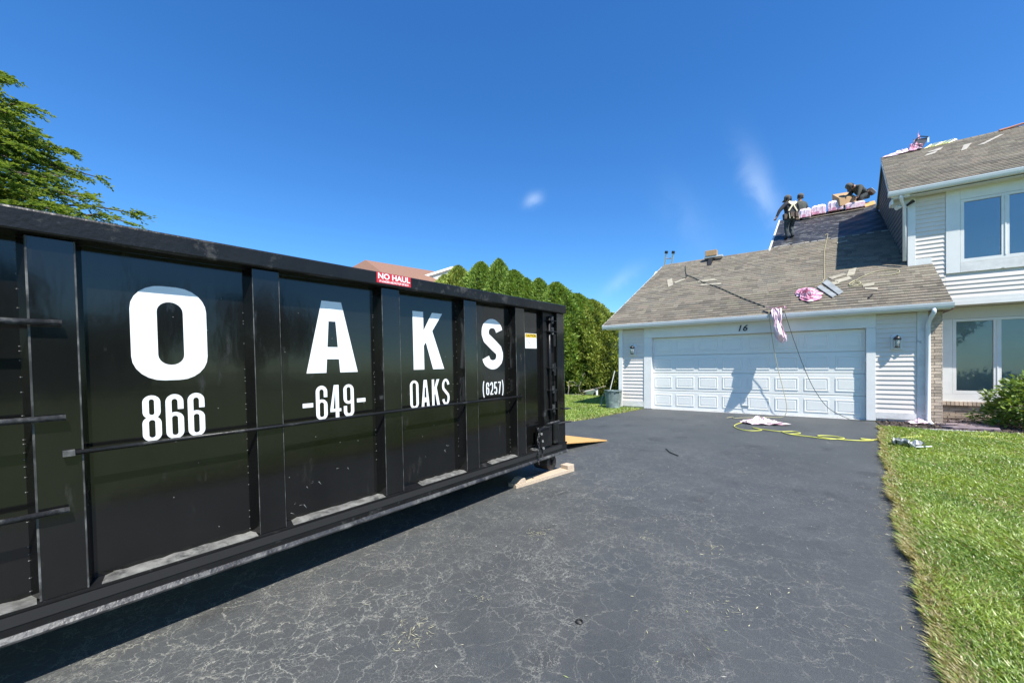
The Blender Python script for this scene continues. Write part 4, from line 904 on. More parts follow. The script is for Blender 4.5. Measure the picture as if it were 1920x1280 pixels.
crumple(dense([(-.10, 12.9), (.05, 13.15), (.30, 13.10), (.48, 12.75), (.42, 12.45), (.20, 12.38), (.02, 12.55), (-.02, 12.72)]), lambda x, y, h: (x-h*0, y-h*sn, zl(y)+.02+h*cs), 'pink_wrapper', M['pink'], 'bright pink wrapper bunched up in the middle of the garage roof near grey flashing', .2, 'pink shingle wrappers', seed=3)
crumple(dense([(1.85, 12.0), (2.0, 12.2), (2.2, 12.15), (2.22, 11.95), (2.0, 11.85)]), lambda x, y, h: (x, y, gz(y)+.04+h), 'pink_wrapper', M['pinkw'], 'small pink wrapper scrap in the mulch at the foot of the downspout', .08, 'pink shingle wrappers', seed=4)
# wrapper hanging over the gutter
hw = MB(); rr = random.Random(5)
def strip(cl, wid, seed_):
    q = random.Random(seed_); vs = []; nw = 5
    for i, (u, v, z) in enumerate(cl):
        for j in range(nw):
            a = (j/(nw-1)-.5); vs.append((u+a*wid[i]+q.uniform(-.012, .012), v-.05*math.sin(j*2.1+i)*.6+q.uniform(-.02, .02), z+q.uniform(-.012, .012)))
    return vs, [(i*nw+j, i*nw+j+1, (i+1)*nw+j+1, (i+1)*nw+j) for i in range(len(cl)-1) for j in range(nw-1)]
cl = [(-.52, 12.05, 2.68), (-.48, 11.97, 2.68), (-.46, 11.92, 2.62), (-.45, 11.88, 2.5), (-.44, 11.87, 2.36), (-.43, 11.87, 2.24), (-.41, 11.87, 2.12), (-.37, 11.87, 2.0), (-.35, 11.87, 1.90), (-.34, 11.87, 1.85)]
hw.add(*strip(cl, [.05, .14, .2, .12, .15, .19, .22, .24, .20, .08], 1))
cl2 = [(p[0]-.06, p[1]-.03, p[2]+.0) for p in cl[:8]]; hw.add(*strip(cl2, [.05, .06, .08, .06, .05, .06, .08, .05], 2))
cl2 = [(p[0]+.07, p[1]-.02, p[2]+.0) for p in cl]; hw.add(*strip(cl2, [.1, .12, .08, .05, .04, .04, .05, .06, .08, .05], 3))
hw.add(*strip([(-.70, 12.12, 2.78), (-.62, 12.05, 2.75), (-.52, 12.0, 2.70), (-.42, 11.98, 2.73), (-.30, 12.0, 2.74), (-.27, 12.0, 2.66)], [.05, .07, .12, .1, .08, .03], 4))
vs = []; q = random.Random(9); ks = 12
for i, (uc, vc, zc, ru, rv) in enumerate([(-.44, 11.84, 2.40, .03, .05), (-.44, 11.82, 2.30, .05, .12), (-.43, 11.80, 2.20, .07, .20), (-.41, 11.78, 2.10, .08, .24), (-.39, 11.78, 2.02, .085, .22), (-.37, 11.80, 1.95, .08, .16), (-.35, 11.83, 1.88, .07, .10), (-.345, 11.85, 1.84, .03, .04)]):
    for j in range(ks):
        a = 2*math.pi*j/ks; f = 1+q.uniform(-.16, .16); vs.append((uc+ru*f*math.cos(a), vc+.09+rv*.85*f*math.sin(a), zc+q.uniform(-.012, .012)))
hw.add(vs, [(i*ks+j, i*ks+(j+1) % ks, (i+1)*ks+(j+1) % ks, (i+1)*ks+j) for i in range(7) for j in range(ks)]+[tuple(range(7*ks, 8*ks))])
tag(hw.obj('pink_wrapper', M['pinkw']), 'long pink wrapper hanging over the gutter above the garage door', 'plastic wrapper', 'pink shingle wrappers')

# loose roof bits: pale shingle scraps
scr = [((-3.80, 14.75), (-3.66, 14.85), (-3.48, 14.30), (-3.62, 14.18)), ((-3.45, 14.42), (-3.18, 14.62), (-3.20, 14.72), (-3.50, 14.5)),
       ((-2.72, 14.36), (-2.25, 14.40), (-2.12, 14.26), (-2.70, 14.28)), ((-2.55, 14.10), (-1.98, 14.02), (-1.98, 13.94), (-2.6, 14.02)),
       ((.62, 13.62), (.95, 13.78), (1.02, 13.68), (.70, 13.50)), ((.74, 13.42), (1.05, 13.55), (1.10, 13.42), (.80, 13.26)), ((1.08, 13.95), (1.24, 14.02), (1.16, 13.62), (1.0, 13.58)),
       ((.60, 13.30), (.80, 13.36), (.84, 13.22), (.62, 13.15)), ((1.28, 13.05), (1.5, 13.1), (1.46, 12.95), (1.26, 12.92)), ((1.30, 12.88), (1.52, 12.80), (1.50, 12.72), (1.28, 12.80)), ((.95, 15.95), (1.2, 16.02), (1.2, 15.94), (.95, 15.86))]
desc = ['wide pale shingle scrap nearest the left rake of the garage roof', 'narrow pale scrap just right of the widest scrap near the left rake', 'grey-white scrap above the rope middle on the garage roof', 'long thin white strip lying under the dark rope', 'upper pale shingle piece right of the safety line', 'lower pale shingle piece right of the safety line', 'tan shingle piece standing upslope just below the shade edge', 'pale piece directly above the grey flashing boards', 'pale scrap right of the yellow tangle', 'lowest pale scrap right of the yellow tangle', 'pale scrap just below the felt near the shadow edge']
for pts, ds in zip(scr, desc):
    q = MB(); k = len(pts); q.add([(u, v, zl(v)+.024) for u, v in pts]+[(u, v, zl(v)+.036) for u, v in pts], [tuple(range(k))[::-1], tuple(range(k, 2*k))]+[(i, (i+1) % k, (i+1) % k+k, i+k) for i in range(k)], random.choice([(.32, .29, .22), (.34, .31, .24), (.29, .26, .20)]))
    tag(q.obj('shingle_scrap', M['debris']), ds, 'shingle scrap', 'loose shingle scraps on the garage roof')
for pts, ds in ((((.38, 13.10), (.45, 13.22), (.74, 12.62), (.66, 12.50)), 'left grey metal flashing board in the middle of the garage roof'), (((.50, 13.32), (.60, 13.48), (.88, 12.74), (.78, 12.62)), 'right grey metal flashing board in the middle of the garage roof')):
    q = MB(); k = 4; q.add([(u, v, zl(v)+.03) for u, v in pts]+[(u, v, zl(v)+.05) for u, v in pts], [tuple(range(k))[::-1], tuple(range(k, 2*k))]+[(i, (i+1) % k, (i+1) % k+k, i+k) for i in range(k)]); tag(q.obj('flashing_board', M['flashing']), ds, 'flashing', 'grey flashing boards')
tag(MB().tube(on_roof([(1.30, 12.35), (1.38, 12.5)], .03), .02, 6).obj('tar_scrap', M['ink']), 'short black stick on the shingles above the right of the garage', 'scrap')
# roof equipment at left: ladder tips, bracket with box
lad = thing('ladder', 'aluminium ladder whose feet-like tips poke above the left end of the garage ridge', 'ladder', (-4.2, 16.35, 5.1))
for du in (-.13, .13):
    MB().box(du-.03, du+.03, -.03, .03, -.35, .62).obj('rail', M['metal'], lad); MB().box(du-.05, du+.05, -.05, .05, .62, .72).obj('rail_cap', M['lamp_black'], lad)
for z in (-.1, .18, .44): MB().tube([(-.13, 0, z), (.13, 0, z)], .022, 8).obj('rung', M['metal'], lad)
lad.rotation_euler = (R(8), R(10), 0)
rb_ = thing('roof_bracket', 'dark angled roof bracket with a tan block on it at the garage ridge', 'roof bracket', (-2.55, 16.0, zl(16.0)))
MB().prism([(-.42, -.24), (-.36, -.30), (.02, .02), (0, .10), (-.14, .06)], 0, -.10, .03).obj('arm', M['lamp_black'], rb_)
MB().box(-.22, .16, -.12, .10, .16, .36).obj('block', M['cardboard'], rb_, bevel=.01); MB().box(-.26, .34, -.1, .08, .10, .155).obj('board', M['grey_plastic'], rb_); MB().tube([(-.05, -.05, .0), (-.02, 0, .12)], .03, 6).obj('strut', M['metal'], rb_)

# shingle bundles on main ridge
def bundle(u, v, z, L_, w_, h_, rot, lab, roll_=0):
    o = thing('shingle_bundle', lab, 'shingle bundle', (u, v, z), 'pink-wrapped shingle bundles along the upper ridge')
    m_ = MB(); k = 10; vs = []
    for i in range(k+1):
        x = -L_/2+L_*i/k; s_ = 1-.12*abs(2*i/k-1)**6
        for (a, c) in ((-.5, 0), (-.5, .75), (-.35, 1), (.35, 1), (.5, .75), (.5, 0)): vs.append((x+random.uniform(-.008, .008), a*w_*s_+random.uniform(-.012, .012), c*h_*s_+random.uniform(-.008, .008)))
    fs = [(i*6+j, i*6+(j+1) % 6, i*6+6+(j+1) % 6, i*6+6+j) for i in range(k) for j in range(6)]+[(5, 4, 3, 2, 1, 0), tuple(k*6+j for j in range(6))]
    m_.add(vs, fs).obj('wrapped_stack', M['pinkw'], o)
    MB().box(-L_*.46, L_*.46, -w_*.47-.016, w_*.47, .0, h_*.3).obj('open_edge', M['pink'], o)
    o.rotation_euler = (roll_, 0, rot)
rz = lambda v: zl(v)
bundle(.17, 18.75, rz(18.75)+.02, .36, .38, .34, .05, 'leftmost pink bundle beside the two standing roofers')
bundle(.58, 18.86, rz(18.86)+.02, .42, .38, .34, .03, 'second pink bundle from the left, touching the one beside it')
bundle(1.08, 18.90, rz(18.90)+.03, .44, .38, .38, -.02, 'third pink bundle from the left, tallest and roundest of the row')
bundle(1.62, 18.86, rz(18.86)+.01, .54, .36, .22, .02, 'flattest pink bundle lying in front of the cardboard-coloured block')
tag(MB().add([(1.90, 18.80, zl(18.8)+.03), (2.18, 18.85, zl(18.85)+.06), (2.18, 19.08, zl(19.08)+.10), (1.90, 19.08, zl(19.08)+.08), (1.90, 18.80, zl(18.8)+.05), (2.18, 18.85, zl(18.85)+.08), (2.18, 19.08, zl(19.08)+.12), (1.90, 19.08, zl(19.08)+.10)], [(3, 2, 1, 0), (4, 5, 6, 7), (0, 1, 5, 4), (1, 2, 6, 5), (3, 0, 4, 7), (2, 3, 7, 6)]).obj('plywood_strip', M['ply']), 'strip of yellow plywood on the ridge at the crouching roofer', 'plywood')
tag(MB().box(0, 1.75, -.03, .03, 0, .02).obj('ridge_board', M['lumber']), 'thin tan board edge running along the ridge under the bundles', 'board').location = (.1, 18.62, zl(18.62)+.045)
tag(MB().tube([(1.02, 18.95, rz(18.9)+.36), (1.10, 18.97, rz(18.9)+.40), (1.2, 18.95, rz(18.9)+.50), (1.24, 18.95, rz(18.9)+.40)], .03, 6).obj('nail_gun', M['lamp_black']), 'dark nail gun lying on top of the tallest pink bundle', 'tool')
bk = thing('cardboard_box', 'open brown cardboard box held by the crouching roofer', 'box', (1.33, 18.95, zl(18.95)+.24)); bk.scale = (1.25, 1.25, 1.35); MB().box(-.22, .24, -.15, .15, -.08, .12).obj('carton', M['cardboard'], bk, bevel=.01); MB().prism([(-.15, .121), (.15, .121), (.12, .33), (.10, .33)], 0, -.20, .22).obj('flap', M['cardboard'], bk)
bk.rotation_euler = (0, R(-8), R(30))
# upper ridge clutter
crumple(dense([(2.12, 17.05), (2.30, 17.22), (2.75, 17.22), (2.95, 17.15), (2.75, 16.98), (2.3, 16.98)]), lambda x, y, h: (x, y, zu(min(y, 17.15))+.03+h), 'pink_wrapper', M['pinkw'], 'pink wrapper stretched along the left end of the upper roof ridge', .10, 'pink shingle wrappers', seed=8)
crumple(dense([(2.72, 17.0), (2.80, 17.2), (3.0, 17.15), (3.0, 16.98)]), lambda x, y, h: (x, y, zu(min(y, 17.15))+.03+h*1.6), 'pink_wrapper', M['pink'], 'bunched pink wrapper against the upright grey tool bag on the upper ridge', .28, 'pink shingle wrappers', seed=9)
tb = thing('tool_bag', 'grey upright tool bag with dark rim on the upper roof ridge', 'bag', (2.98, 17.12, zu(17.12))); tb.scale = (.72, .72, .72); MB().add([(-.06, -.1, 0), (.06, -.1, 0), (.06, .1, 0), (-.06, .1, 0), (-.16, -.12, .42), (.24, -.12, .40), (.24, .12, .40), (-.16, .12, .42)], [(0, 3, 2, 1), (4, 5, 6, 7), (0, 1, 5, 4), (1, 2, 6, 5), (2, 3, 7, 6), (3, 0, 4, 7)]).obj('bag_body', mat('grey_bag', (.13, .12, .14), .8), tb)
MB().tube([(-.14, -.13, .42), (.0, -.14, .50), (.24, -.13, .41)], .02, 6).obj('handle', M['lamp_black'], tb); MB().box(.20, .26, -.13, -.12, .18, .40).obj('pale_edge', M['white_vinyl'], tb)
cb = MB()
for k_ in range(10):
    u0 = 3.08+k_*.075; u0 = 3.05+k_*.055; cb.add([(u0, 17.02, zu(17.02)+.03), (u0+.03, 17.02, zu(17.02)+.03), (u0+.22, 17.1, zu(17.1)+.10+random.uniform(-.05, .05)), (u0+.17, 17.1, zu(17.1)+.10)], [(0, 1, 2, 3)])
tag(cb.obj('yellow_straps', M['hose']), 'bunch of yellow and dark straps behind the upright bag on the upper ridge', 'straps')
for pts, ds in ((((3.0, 16.45), (3.2, 16.62), (3.4, 16.72), (3.28, 16.45)), 'upper pinkish scrap nearest the left end of the upper roof'), (((2.90, 16.12), (2.98, 16.3), (3.22, 16.42), (3.12, 16.2)), 'lower pale scrap nearest the left end of the upper roof'), (((3.55, 15.85), (3.66, 15.9), (3.88, 16.42), (3.72, 16.38)), 'pale square scrap in the middle of the upper roof'), (((3.90, 16.03), (4.0, 16.02), (4.52, 16.62), (4.44, 16.62)), 'long thin pale strip near the top right of the upper roof')):
    q = MB(); k = 4; q.add([(u, v, zu(v)+.024) for u, v in pts]+[(u, v, zu(v)+.036) for u, v in pts], [tuple(range(k))[::-1], tuple(range(k, 2*k))]+[(i, (i+1) % k, (i+1) % k+k, i+k) for i in range(k)], (.36, .33, .28)); tag(q.obj('shingle_scrap', M['debris']), ds, 'shingle scrap', 'loose shingle scraps on the upper roof')
tag(MB().tube([(4.55, 17.05, zu(17.05)+.05), (4.75, 17.1, zu(17.1)+.05), (4.95, 17.12, zu(17.12)+.07), (5.3, 17.12, zu(17.12)+.10)], .025, 6).obj('orange_strap', mat('orange_strap', (.5, .2, .1), .6)), 'orange-red strap along the far right of the upper ridge', 'strap')

tag(MB().tube([(-1.78, 6.85, gz(6.85)+.02), (-1.74, 6.80, gz(6.8)+.02), (-1.66, 6.64, gz(6.64)+.018), (-1.50, 6.48, gz(6.48)+.018)], .009, 6).obj('cord_scrap', M['cord']), 'short curl of black cord lying on the middle of the driveway', 'cord')
tag(MB().tube([(-1.015+.018*math.cos(a*.5236), 2.09+.018*math.sin(a*.5236), gz(2.09)+.012) for a in range(12)], .005, 6, closed=True).obj('steel_ring', M['ink']), 'small black ring lying on the near cracked driveway', 'ring')
# rag on the lawn, bin, chair, wheelbarrow
q = MB(); rr = random.Random(2)
lr = thing('lawn_debris', 'crumpled white and dark scrap lying on the lawn near the driveway edge', 'scrap', (1.42, 8.88, gz(8.88)+.05)); lr.scale = (.8, .8, .7)
def sheet(x0, x1, y0, y1, amp, seed_, zb=0):
    r_ = random.Random(seed_); n1 = 6; vs = [(x0+(x1-x0)*i/n1+r_.uniform(-.02, .02), y0+(y1-y0)*j/n1+r_.uniform(-.02, .02), zb+r_.uniform(0, amp)) for j in range(n1+1) for i in range(n1+1)]
    return MB().add(vs, [(j*(n1+1)+i, j*(n1+1)+i+1, (j+1)*(n1+1)+i+1, (j+1)*(n1+1)+i) for j in range(n1) for i in range(n1)])
sheet(-.02, .20, -.20, .10, .16, 1).obj('pale_scrap', M['grey_plastic'], lr); sheet(-.22, .0, -.05, .14, .18, 2).obj('grey_scrap', M['flashing'], lr); sheet(-.24, -.12, -.02, .14, .08, 3, .02).obj('dark_scrap', M['lamp_black'], lr)
MB().tube([(.05, -.28, .03), (.30, -.10, .04)], .012, 6).obj('stick', M['white_vinyl'], lr)
bn = thing('yard_bin', 'weathered green ribbed yard bin standing against the garage left corner', 'bin', (-4.68, 11.96, -.012))
prof = [(0, 0), (.205, 0), (.215, .02), (.255, .52), (.272, .53), (.272, .56), (.25, .56), (.20, .06), (0, .06)]
m_ = MB(); seg = 36; vs = []
for i in range(seg):
    t = 2*math.pi*i/seg; kf = 1-(.02 if i % 3 == 0 else 0)
    for r_, h_ in prof: vs.append((r_*kf*math.cos(t), r_*kf*math.sin(t), h_))
kp = len(prof); m_.add(vs, [(i*kp+j, ((i+1) % seg)*kp+j, ((i+1) % seg)*kp+j+1, i*kp+j+1) for i in range(seg) for j in range(kp-1)]).obj('tub', M['green_can'], bn)
MB().tube([(-.26, 0, .5), (-.36, 0, .28), (-.38, -.02, .06)], .025, 8).obj('side_handle', M['green_can'], bn); sheet(-.22, .22, -.22, .22, .07, 5, .48).obj('contents', M['green_can'], bn)
tag(MB().tube([(-4.98, 12.15, .05), (-4.78, 12.35, 1.15)], .014, 6).obj('garden_pole', M['grey_plastic']), 'thin grey pole leaning behind the green bin', 'pole')
ch = thing('patio_chair', 'bronze sling patio chair standing on the far pale patio before the hedge', 'chair', (-8.9, 17.75, .04))
for s_ in (-.28, .28):
    MB().tube([(-.32, s_, 0), (-.26, s_, .42), (.0, s_, .44), (.22, s_, .40), (.40, s_, .95), (.47, s_*.9, 1.0)], .018, 7).obj('side_frame', M['chairm'], ch); MB().tube([(.30, s_, 0), (.16, s_, .42), (-.05, s_, .62), (-.3, s_, .62), (-.30, s_, .30)], .018, 7).obj('arm', M['chairm'], ch)
MB().add([(-.26, -.27, .42), (-.26, .27, .42), (.2, .27, .39), (.2, -.27, .39)], [(0, 1, 2, 3)]).obj('seat', M['sling'], ch); MB().add([(.2, -.27, .40), (.2, .27, .40), (.43, .25, .97), (.43, -.25, .97)], [(0, 1, 2, 3)]).obj('backrest', M['sling'], ch)
ch.rotation_euler[2] = R(28)
wbw = thing('lounge_cart', 'low upturned wheelbarrow with pale frame beside the patio chair', 'wheelbarrow', (-8.0, 17.75, .04))
MB().add([(-.35, -.25, .18), (.15, -.3, .25), (.15, .3, .25), (-.35, .25, .18), (-.25, -.15, .02), (.05, -.18, .04), (.05, .18, .04), (-.25, .15, .02)], [(0, 1, 2, 3), (4, 7, 6, 5), (0, 4, 5, 1), (1, 5, 6, 2), (2, 6, 7, 3), (3, 7, 4, 0)]).obj('tray', M['white_vinyl'], wbw)
for s_ in (-.22, .22): MB().tube([(-.4, s_, .12), (.2, s_, .30), (.62, s_, .42)], .02, 6).obj('handle', M['chairm'], wbw); MB().box(.18, .26, s_-.03, s_+.03, 0, .26).obj('leg', M['white_vinyl'], wbw)
MB().lathe([(.10, -.03), (.13, 0), (.10, .03)], (-.42, 0, .11), 16, axis=1).obj('wheel', M['lamp_black'], wbw); wbw.rotation_euler[2] = R(30)

# ------------------------------------------------------------------ people
def skin_body(joints, edges, radii, mats_fn, name, parent, mats, sub=1, root=0):
    me = bpy.data.meshes.new(name); me.from_pydata([tuple(j) for j in joints], edges, []); o = bpy.data.objects.new(name, me); COL.objects.link(o)
    md = o.modifiers.new('s', 'SKIN'); sv = me.skin_vertices[0].data
    for i, r_ in enumerate(radii): sv[i].radius = r_ if isinstance(r_, tuple) else (r_, r_); sv[i].use_root = (i == root)
    ss = o.modifiers.new('d', 'SUBSURF'); ss.levels = sub; ss.render_levels = sub
    dg = bpy.context.evaluated_depsgraph_get(); m2 = bpy.data.meshes.new_from_object(o.evaluated_get(dg)); bpy.data.objects.remove(o)
    m2.materials.clear(); [m2.materials.append(M[x]) for x in mats]
    for p in m2.polygons: p.use_smooth = True; p.material_index = mats_fn(Vector(p.center))
    m2.name = name; return mkobj(name, m2, parent)
def person(loc, rotz, label, J, shirt, pants='jeans', belt=True, harness=True, capm='cap', group='roofers on the house'):
    """J: dict of joint positions (x right, y away, z up) in metres, local"""
    root = thing('person', label, 'person', loc, group); root.rotation_euler[2] = rotz
    order = ['pelvis', 'belly', 'chest', 'neck', 'headb', 'head', 'headt', 'shL', 'elL', 'wrL', 'haL', 'shR', 'elR', 'wrR', 'haR', 'hipL', 'knL', 'anL', 'toL', 'hipR', 'knR', 'anR', 'toR']
    E = [(0, 1), (1, 2), (2, 3), (3, 4), (4, 5), (5, 6), (2, 7), (7, 8), (8, 9), (9, 10), (2, 11), (11, 12), (12, 13), (13, 14), (0, 15), (15, 16), (16, 17), (17, 18), (0, 19), (19, 20), (20, 21), (21, 22)]
    rad = [(.175, .135), (.17, .13), (.20, .14), .062, .075, .096, .06, .088, .062, .042, (.046, .024), .088, .062, .042, (.046, .024), .115, .08, .058, (.055, .045), .115, .08, .058, (.055, .045)]
    P_ = {k_: Vector(v) for k_, v in J.items()}; P_['headb'] = P_['neck'].lerp(P_['head'], .45); P_['headt'] = P_['head']+(P_['head']-P_['neck']).normalized()*.085
    js = [P_[k_] for k_ in order]
    def mf(c):
        best = min(range(len(E)), key=lambda e: (closest(c, js[E[e][0]], js[E[e][1]])))
        a, b_ = E[best]
        if b_ in (3,): return 0 if (c-js[3]).length < .05 else 1
        if b_ in (4, 5, 6) or b_ in (10, 14): return 0
        if b_ in (9, 13): return 1
        if b_ in (15, 16, 17, 19, 20, 21): return 2
        if b_ in (18, 22): return 3
        return 1
    def closest(c, a, b_): d = b_-a; t = max(0, min(1, (c-a).dot(d)/max(d.length_squared, 1e-9))); return (c-(a+d*t)).length
    # fingers as extra chains rooted in the palm, part of the same mesh
    js2 = list(js); E2 = list(E); rad2 = list(rad)
    body = skin_body(js2, E2, rad2, mf, 'body', root, ['skin', shirt, pants, 'boot'])
    for s_ in ('L', 'R'):
        d = (P_['ha'+s_]-P_['wr'+s_]).normalized(); sd_ = d.orthogonal().normalized(); fm = MB(); base = P_['ha'+s_]
        for k_, (o_, ln) in enumerate(((-.032, .055), (-.011, .068), (.011, .072), (.032, .062))):
            b0 = base+sd_*o_; fm.tube([b0-d*.02, b0+d*ln*.5+d.cross(sd_)*.006, b0+d*ln+d.cross(sd_)*.02], [.010, .009, .007], 6)
        fm.tube([base-sd_*.03-d*.03, base-sd_*.065, base-sd_*.07+d*.03], [.012, .010, .008], 6)
        bmj = fm.mesh('f', M['skin'], True); fo = bpy.data.objects.new('fingers', bmj); COL.objects.link(fo); fo.parent = root
        with bpy.context.temp_override(active_object=body, object=body, selected_objects=[body, fo], selected_editable_objects=[body, fo]): bpy.ops.object.join()
    hd = P_['head']; up = (hd-P_['neck']).normalized(); fwd = Vector(J.get('look', (0, 1, 0))); 
    if 'look' in J: fwd = Vector(J['look'])
    fwd = (fwd-up*fwd.dot(up)).normalized(); rt = fwd.cross(up)
    fr_ = Matrix((rt, fwd, up)).transposed().to_4x4(); fr_.translation = hd
    cp = MB().lathe([(.108, .015), (.112, .05), (.095, .11), (.05, .145), (0, .152)], (0, 0, 0), 16); cp.add([(-.09, .06, .02), (.09, .06, .02), (.075, .19, .0), (-.075, .19, .0), (-.09, .06, .035), (.09, .06, .035), (.075, .19, .008), (-.075, .19, .008)], [(3, 2, 1, 0), (4, 5, 6, 7), (2, 3, 7, 6), (0, 4, 7, 3), (1, 2, 6, 5)])
    me = cp.mesh('cap', M[capm], True); me.transform(fr_); mkobj('cap', me, root)
    hr = MB().lathe([(.096, -.06), (.104, 0), (.104, .04)], (0, -.012, 0), 14).mesh('hair', M['hair'], True); hr.transform(fr_); mkobj('hair', hr, root)
    fa = MB(); fa.add([(-.012, .085, -.02), (.012, .085, -.02), (0, .085, .02), (0, .115, -.018)], [(0, 3, 2), (3, 1, 2), (0, 1, 3)]); fa.box(-.022, .022, .086, .092, -.052, -.044); me = fa.mesh('face', M['skin']); me.transform(fr_); mkobj('nose', me, root)
    ey = MB(); [ey.lathe([(0, .008), (.009, 0), (0, -.008)], (x, .086, .012), 8) for x in (-.03, .03)]; me = ey.mesh('eyes', M['ink']); me.transform(fr_); mkobj('eyes', me, root)
    er = MB(); [er.lathe([(0, .028), (.016, 0), (0, -.028)], (x, .0, -.005), 8) for x in (-.098, .098)]; me = er.mesh('ears', M['skin'], True); me.transform(fr_); mkobj('ears', me, root)
    pv = P_['pelvis']; upb = (P_['chest']-pv).normalized(); fb = Vector(J.get('bfwd', (0, 1, 0))); fb = (fb-upb*fb.dot(upb)).normalized(); rb2 = fb.cross(upb); bf = Matrix((rb2, fb, upb)).transposed().to_4x4(); bf.translation = pv
    if belt:
        m_ = MB().lathe([(.185, .02), (.19, .05), (.185, .085)], (0, 0, 0), 18); me = m_.mesh('tool_belt', M['leather'], True)
        for v_ in me.vertices: v_.co.y *= .78
        me.transform(bf); tb_ = mkobj('tool_belt', me, root)
        for (x, y, w_, h_) in ((-.20, -.03, .12, .20), (.20, -.02, .13, .22), (-.07, -.16, .12, .16), (.09, -.16, .10, .15)):
            m_ = MB().box(x-w_/2, x+w_/2, y-.05, y+.05, -.02-h_*.6, .05); me = m_.mesh('pouch', M['leather']); me.transform(bf); mkobj('pouch', me, tb_)
        for x in (-.17, -.04, .15):
            m_ = MB().tube([(x, -.19, .03), (x+.01, -.2, -.18)], .010, 6); me = m_.mesh('hanging_tool', M['harness']); me.transform(bf); mkobj('hanging_tool', me, tb_)
    if harness:
        ht = (P_['chest']-pv).length; m_ = MB()
        def hb(a, b_, w_=.024):
            a, b_ = Vector(a), Vector(b_); d = (b_-a); s_ = Vector((d.z, 0, -d.x)).normalized()*w_; m_.add([a-s_, a+s_, b_+s_, b_-s_, a-s_-Vector((0, .01, 0)), a+s_-Vector((0, .01, 0)), b_+s_-Vector((0, .01, 0)), b_-s_-Vector((0, .01, 0))], [(0, 1, 2, 3), (7, 6, 5, 4), (0, 4, 5, 1), (1, 5, 6, 2), (2, 6, 7, 3), (3, 7, 4, 0)])
        y = -.150
        hb((-.13, y, ht+.10), (.0, y-.01, ht-.02), .04); hb((.13, y, ht+.10), (.0, y-.012, ht-.02), .04); hb((0, y-.014, ht), (-.15, y+.015, .12), .022); hb((0, y-.016, ht), (.15, y+.015, .12), .022); hb((-.12, y-.0, ht+.07), (.12, y-.0, ht+.07), .035)
        me = m_.mesh('harness', M['harness']); me.transform(bf); mkobj('harness', me, root)
    return root
sR = -yaw+0  # local x axis along the picture's right: rotate so local x = camera right
st = dict(pelvis=(0, 0, .78), belly=(0, .0, .93), chest=(-.0, .03, 1.13), neck=(-.02, .05, 1.27), head=(-.03, .08, 1.40),
          shL=(-.17, .03, 1.18), elL=(-.36, .02, .98), wrL=(-.45, .04, .76), haL=(-.48, .05, .70), shR=(.17, .03, 1.18), elR=(.24, .10, .95), wrR=(.22, .22, .78), haR=(.21, .28, .74),
          hipL=(-.09, 0, .72), knL=(-.11, .05, .41), anL=(-.10, .0, .07), toL=(-.10, .14, .03), hipR=(.09, 0, .72), knR=(.10, .14, .44), anR=(.08, -.02, .11), toR=(.08, .12, .05), look=(-.1, 1, -.3))
person((-.25, 16.95, zl(16.95)+.01), yaw, 'roofer in cream harness seen from behind, left arm held out, on the black felt', st, 'shirt')
st2 = dict(st); st2.update(elR=(.27, .04, .98), wrR=(.31, .05, .76), haR=(.32, .06, .69), elL=(-.22, .05, .96), wrL=(-.24, .1, .76), haL=(-.24, .12, .70), head=(.0, .04, 1.44), look=(.6, .6, -.1))
person((.06, 19.75, zl(19.05)-SL*.62), yaw, 'roofer in dark cap and shirt standing behind and right of the harnessed roofer', st2, 'shirt_g', harness=False)
cr3 = dict(pelvis=(.24, .0, .44), belly=(.12, -.0, .54), chest=(-.05, -.02, .66), neck=(-.19, -.03, .71), head=(-.32, -.04, .72), shL=(-.06, .15, .66), elL=(-.20, .18, .46), wrL=(-.26, .16, .30), haL=(-.30, .14, .26),
           shR=(-.06, -.17, .64), elR=(-.16, -.24, .44), wrR=(-.22, -.24, .27), haR=(-.25, -.22, .21), hipL=(.22, .09, .40), knL=(-.02, .12, .22), anL=(.25, .13, .03), toL=(.34, .13, -.02), hipR=(.22, -.10, .40), knR=(-.02, -.12, .26), anR=(.04, -.12, -.02), toR=(-.10, -.12, -.05), look=(-.5, 0, -1), bfwd=(-.3, 0, -1))
person((1.72, 18.95, zl(18.95)+.04), yaw, 'roofer in olive-grey shirt and faded cap bent over a box at the ridge', cr3, 'shirt_g', harness=False)

# ------------------------------------------------------------------ vegetation
def crown_arb(name, H, Rb, n, seed, pal, loose=0.):
    r_ = np.random.default_rng(seed); t = r_.uniform(0, 1, n)**.85; a = r_.uniform(0, 2*np.pi, n)
    prof = lambda t: Rb*np.clip((1-t**3.3)**.8, 0, 1)*(.86+.2*np.sin(np.pi*np.clip(t*1.1, 0, 1)))
    lump = 1+.06*np.sin(a*4+t*5+seed)+.12*np.sin(a*11+t*6+seed*2)+.10*np.sin(a*17-t*13)+.07*np.sin(t*37+a*3+2*np.sin(a*7))+loose*.12*np.sin(a*13+t*30)
    depth = 1-np.abs(r_.normal(0, .10+loose*.06, n)); rad = prof(t)*lump*depth
    cen = np.stack([rad*np.cos(a), rad*np.sin(a), t*H*.97], 1)
    d = np.stack([np.cos(a)*.75, np.sin(a)*.75, .8+np.zeros(n)], 1)+r_.normal(0, .45, (n, 3))
    nr = np.stack([-np.sin(a), np.cos(a), np.zeros(n)], 1)+r_.normal(0, .7, (n, 3))
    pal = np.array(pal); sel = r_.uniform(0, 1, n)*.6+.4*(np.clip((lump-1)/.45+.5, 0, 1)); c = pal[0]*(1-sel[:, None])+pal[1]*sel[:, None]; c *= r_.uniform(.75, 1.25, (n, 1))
    return leaves(cen, d, nr, r_.uniform(.08, .19, n), r_.uniform(.035, .075, n), c, name, M['leaf'])
